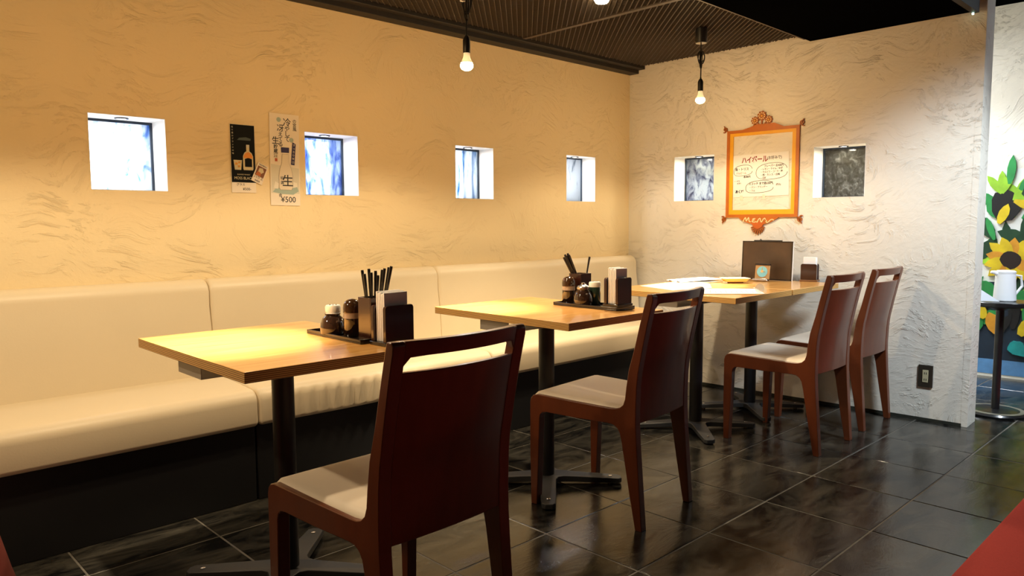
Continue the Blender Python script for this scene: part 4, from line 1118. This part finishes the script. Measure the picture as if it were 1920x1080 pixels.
# ================================================================== FAR PASSAGE
# painted flower mural (own design) on the passage wall, flat boards in layers
mur = thing('flower_mural', 'painted sunflower mural with green leaves on the passage wall', 'mural', mat=frame(Vector((1.55, 0, 0))+RN*0.0005, RD, (0, 0, 1)))
MC = {k: simple('mural_'+k, srgb(*v), 0.6, noise=0.5, scale=13) for k, v in dict(white=(226, 236, 240), yellow=(232, 190, 30), amber=(220, 150, 40), lime=(150, 200, 50), green=(40, 140, 70), deep=(18, 62, 36), brown=(34, 20, 14), navy=(22, 40, 58), teal=(30, 150, 150), blue=(90, 140, 190), sky=(170, 210, 230), black=(14, 14, 16)).items()}
lay = [0.0]
def mpoly(name, pts, c):
    lay[0] += 0.00012
    b = MB(); b.prism(pts, ident, 0.0, 0.002+lay[0]); return b.build(name, MC[c], mur)
def petal(name, x, y, ang, L_, w, c):
    d = Vector((cos(ang), sin(ang))); n = Vector((-d.y, d.x)); q = []
    for t_, ww in ((0, .35), (.25, .85), (.55, 1), (.8, .7), (1, 0.05)): q.append(Vector((x, y))+d*L_*t_+n*w*ww/2)
    for t_, ww in ((.8, .7), (.55, 1), (.25, .85), (0, .35)): q.append(Vector((x, y))+d*L_*t_-n*w*ww/2)
    return mpoly(name, [(v.x, v.y) for v in q], c)
def blob(name, x, y, rx, ry, c, n=16, j=0.12):
    return mpoly(name, [(x+rx*cos(2*pi*k/n)*(1+random.uniform(-j, j)), y+ry*sin(2*pi*k/n)*(1+random.uniform(-j, j))) for k in range(n)], c)
b = MB(); b.box(1.35, 3.6, 0.02, 1.40, 0.0, 0.001); b.build('ground', simple('mural_ground', srgb(232, 234, 232), 0.7), mur)
mpoly('ground_shade', [(1.4, 0.02), (3.5, 0.02), (3.5, 0.11), (1.4, 0.13)], 'blue')
mpoly('stems_shade', [(1.4, 0.12), (3.5, 0.12), (3.5, 0.62), (2.6, 0.66), (1.4, 0.64)], 'navy')
rnd = random.Random(3)
for k in range(110):
    x = rnd.uniform(1.5, 2.6); y = rnd.uniform(0.26, 1.20)
    petal('leaf', x, y, rnd.uniform(0.2, 2.9), rnd.uniform(0.12, 0.26), rnd.uniform(0.05, 0.10), rnd.choice(['green', 'deep', 'deep', 'deep', 'green', 'black', 'lime']))
def flower(x, y, r, c, cc='brown', rot=0.0, n=13):
    for k in range(n): petal('petal', x, y, rot+2*pi*k/n, r*(0.9+0.2*((k*7) % 3)/3), r*0.42, c if k % 3 else 'amber')
    blob('flower_disc', x, y, r*0.36, r*0.36, cc)
blob('dark_bloom', 1.885, 1.16, 0.085, 0.110, 'black')
for a in (0.1, 0.55, 1.1, -0.4): petal('petal', 1.93, 1.19, a, 0.20, 0.06, 'yellow' if a < 0.5 else 'lime')
for a in (1.6, 2.2, 1.2): petal('leaf', 1.86, 1.24, a, 0.15, 0.05, 'lime')
petal('leaf', 1.90, 1.30, 1.5, 0.19, 0.05, 'green'); petal('leaf', 1.96, 1.26, 0.9, 0.14, 0.06, 'green'); petal('leaf', 1.98, 1.22, 0.7, 0.16, 0.10, 'deep')
petal('leaf', 1.99, 0.99, 0.45, 0.22, 0.13, 'deep'); petal('leaf', 2.05, 1.10, 0.2, 0.18, 0.09, 'deep')
petal('petal', 1.85, 1.04, 1.2, 0.14, 0.06, 'yellow'); petal('leaf', 1.83, 0.93, 1.9, 0.16, 0.04, 'green')
flower(1.93, 0.80, 0.165, 'yellow')
flower(2.15, 0.76, 0.15, 'amber', rot=0.2)
for (x, y, a, c) in ((1.80, 0.40, 2.2, 'yellow'), (1.87, 0.30, 1.9, 'amber'), (2.00, 0.30, 1.0, 'yellow'), (2.06, 0.34, 0.5, 'yellow'), (1.93, 0.50, 0.7, 'green'), (1.86, 0.55, 2.4, 'green')):
    petal('petal', x, y, a, 0.15, 0.085, c)
mpoly('vase_neck', [(1.965, 0.170), (2.13, 0.146), (2.145, 0.180), (2.13, 0.214), (1.965, 0.236), (1.950, 0.204)], 'teal')
mpoly('vase_highlight', [(1.975, 0.212), (2.12, 0.190), (2.12, 0.202), (1.975, 0.226)], 'sky')
blob('vase_shoulder', 1.985, 0.215, 0.05, 0.045, 'teal')

# small round side table with pitcher
rt = thing('side_table', 'small round black pedestal table in the passage by the mural', 'table', (0.521, -2.126, 0), 0.3)
b = MB(); b.lathe([(0.0, 0.002), (0.150, 0.002), (0.152, 0.010), (0.145, 0.020), (0.06, 0.026), (0.0, 0.026)], 48); b.build('round_base', M_stand, rt)
b = MB(); b.lathe([(0.0, 0.0262), (0.140, 0.0212), (0.140, 0.0206)], 48); b.build('base_cover', M_standbase, rt)
b = MB(); b.lathe([(0.020, 0.024), (0.020, 0.588)], 24); b.build('pole', M_stand, rt)
b = MB(); b.lathe([(0.035, 0.575), (0.06, 0.590), (0.140, 0.596), (0.150, 0.604), (0.150, 0.620), (0.146, 0.624), (0.0, 0.624)], 48); b.build('table_top', M_stand, rt)
pi_ = thing('water_pitcher', 'white plastic water pitcher on the round side table', 'pitcher', (0.535, -2.140, 0.6245), 2.3)
b = MB(); b.lathe([(0.052, 0), (0.055, 0.004), (0.050, 0.09), (0.047, 0.150)], 32); b.build('pitcher_body', M_pitcher, pi_)
b = MB(); b.lathe([(0.048, 0.1505), (0.049, 0.160), (0.040, 0.166), (0, 0.167)], 32); b.build('lid', M_pitcher, pi_)
b = MB(); b.tube([(0.040, 0, 0.147), (0.062, 0, 0.156), (0.078, 0, 0.157)], [0.014, 0.010, 0.007], 10); b.build('spout', M_pitcher, pi_)
b = MB(); b.tube([(-0.046, 0, 0.14), (-0.080, 0, 0.135), (-0.088, 0, 0.08), (-0.052, 0, 0.03)], 0.007, 8); b.build('handle', M_pitcher, pi_)
nc = MB(); q = frame((0.415, -2.075, 0.6255), (0.35, -0.94, 0.0), (0.35, 0.15, 0.90))
nc.prism([(-0.075, 0), (0.070, 0), (-0.055, 0.095)], lambda a, c, n: tuple(q @ Vector((a, c, n))), 0, 0.004)
tag(nc.build('folded_cloth', simple('grey_cloth', srgb(206, 210, 218), 0.8)), 'pale folded cloth standing at the left of the round side table', 'cloth')

# red carpet along the lower right, red stool at the lower left
cp = MB(); cp.box(-4.4, 1.2, -4.6, -2.548, 0.0006, 0.007); tag(cp.build('carpet', M_red, bevel=0.002), 'red carpet runner on the tiled floor at lower right', 'carpet')
st = thing('round_stool', 'red upholstered round stool with flared skirt at the lower left', 'stool', (-4.225, -1.30, 0), 0)
b = MB(); b.lathe([(0.40, 0.03), (0.385, 0.10), (0.350, 0.22), (0.320, 0.33), (0.295, 0.44)], 48); b.build('skirt', M_redcloth, st)
b = MB(); b.lathe([(0.295, 0.441), (0.297, 0.47), (0.285, 0.492), (0.24, 0.505), (0.0, 0.51)], 48); b.build('seat', M_redcloth, st)
for k in range(4):
    a = pi/4+k*pi/2; b = MB(); b.lathe([(0.018, 0.0), (0.022, 0.03)], 12, c=(0.28*cos(a), 0.28*sin(a), 0)); b.build('leg', M_stand, st)
# tiny indicator lamp at the end of the black ceiling
le = MB(); le.box(-0.004, 0.004, -0.004, 0.004, -0.008, 0.0); o = le.build('indicator_lamp', M_glow_white); o.location = (0.045, -2.052, 2.0785); tag(o, 'tiny green indicator lamp at the end of the black ceiling edge', 'lamp')
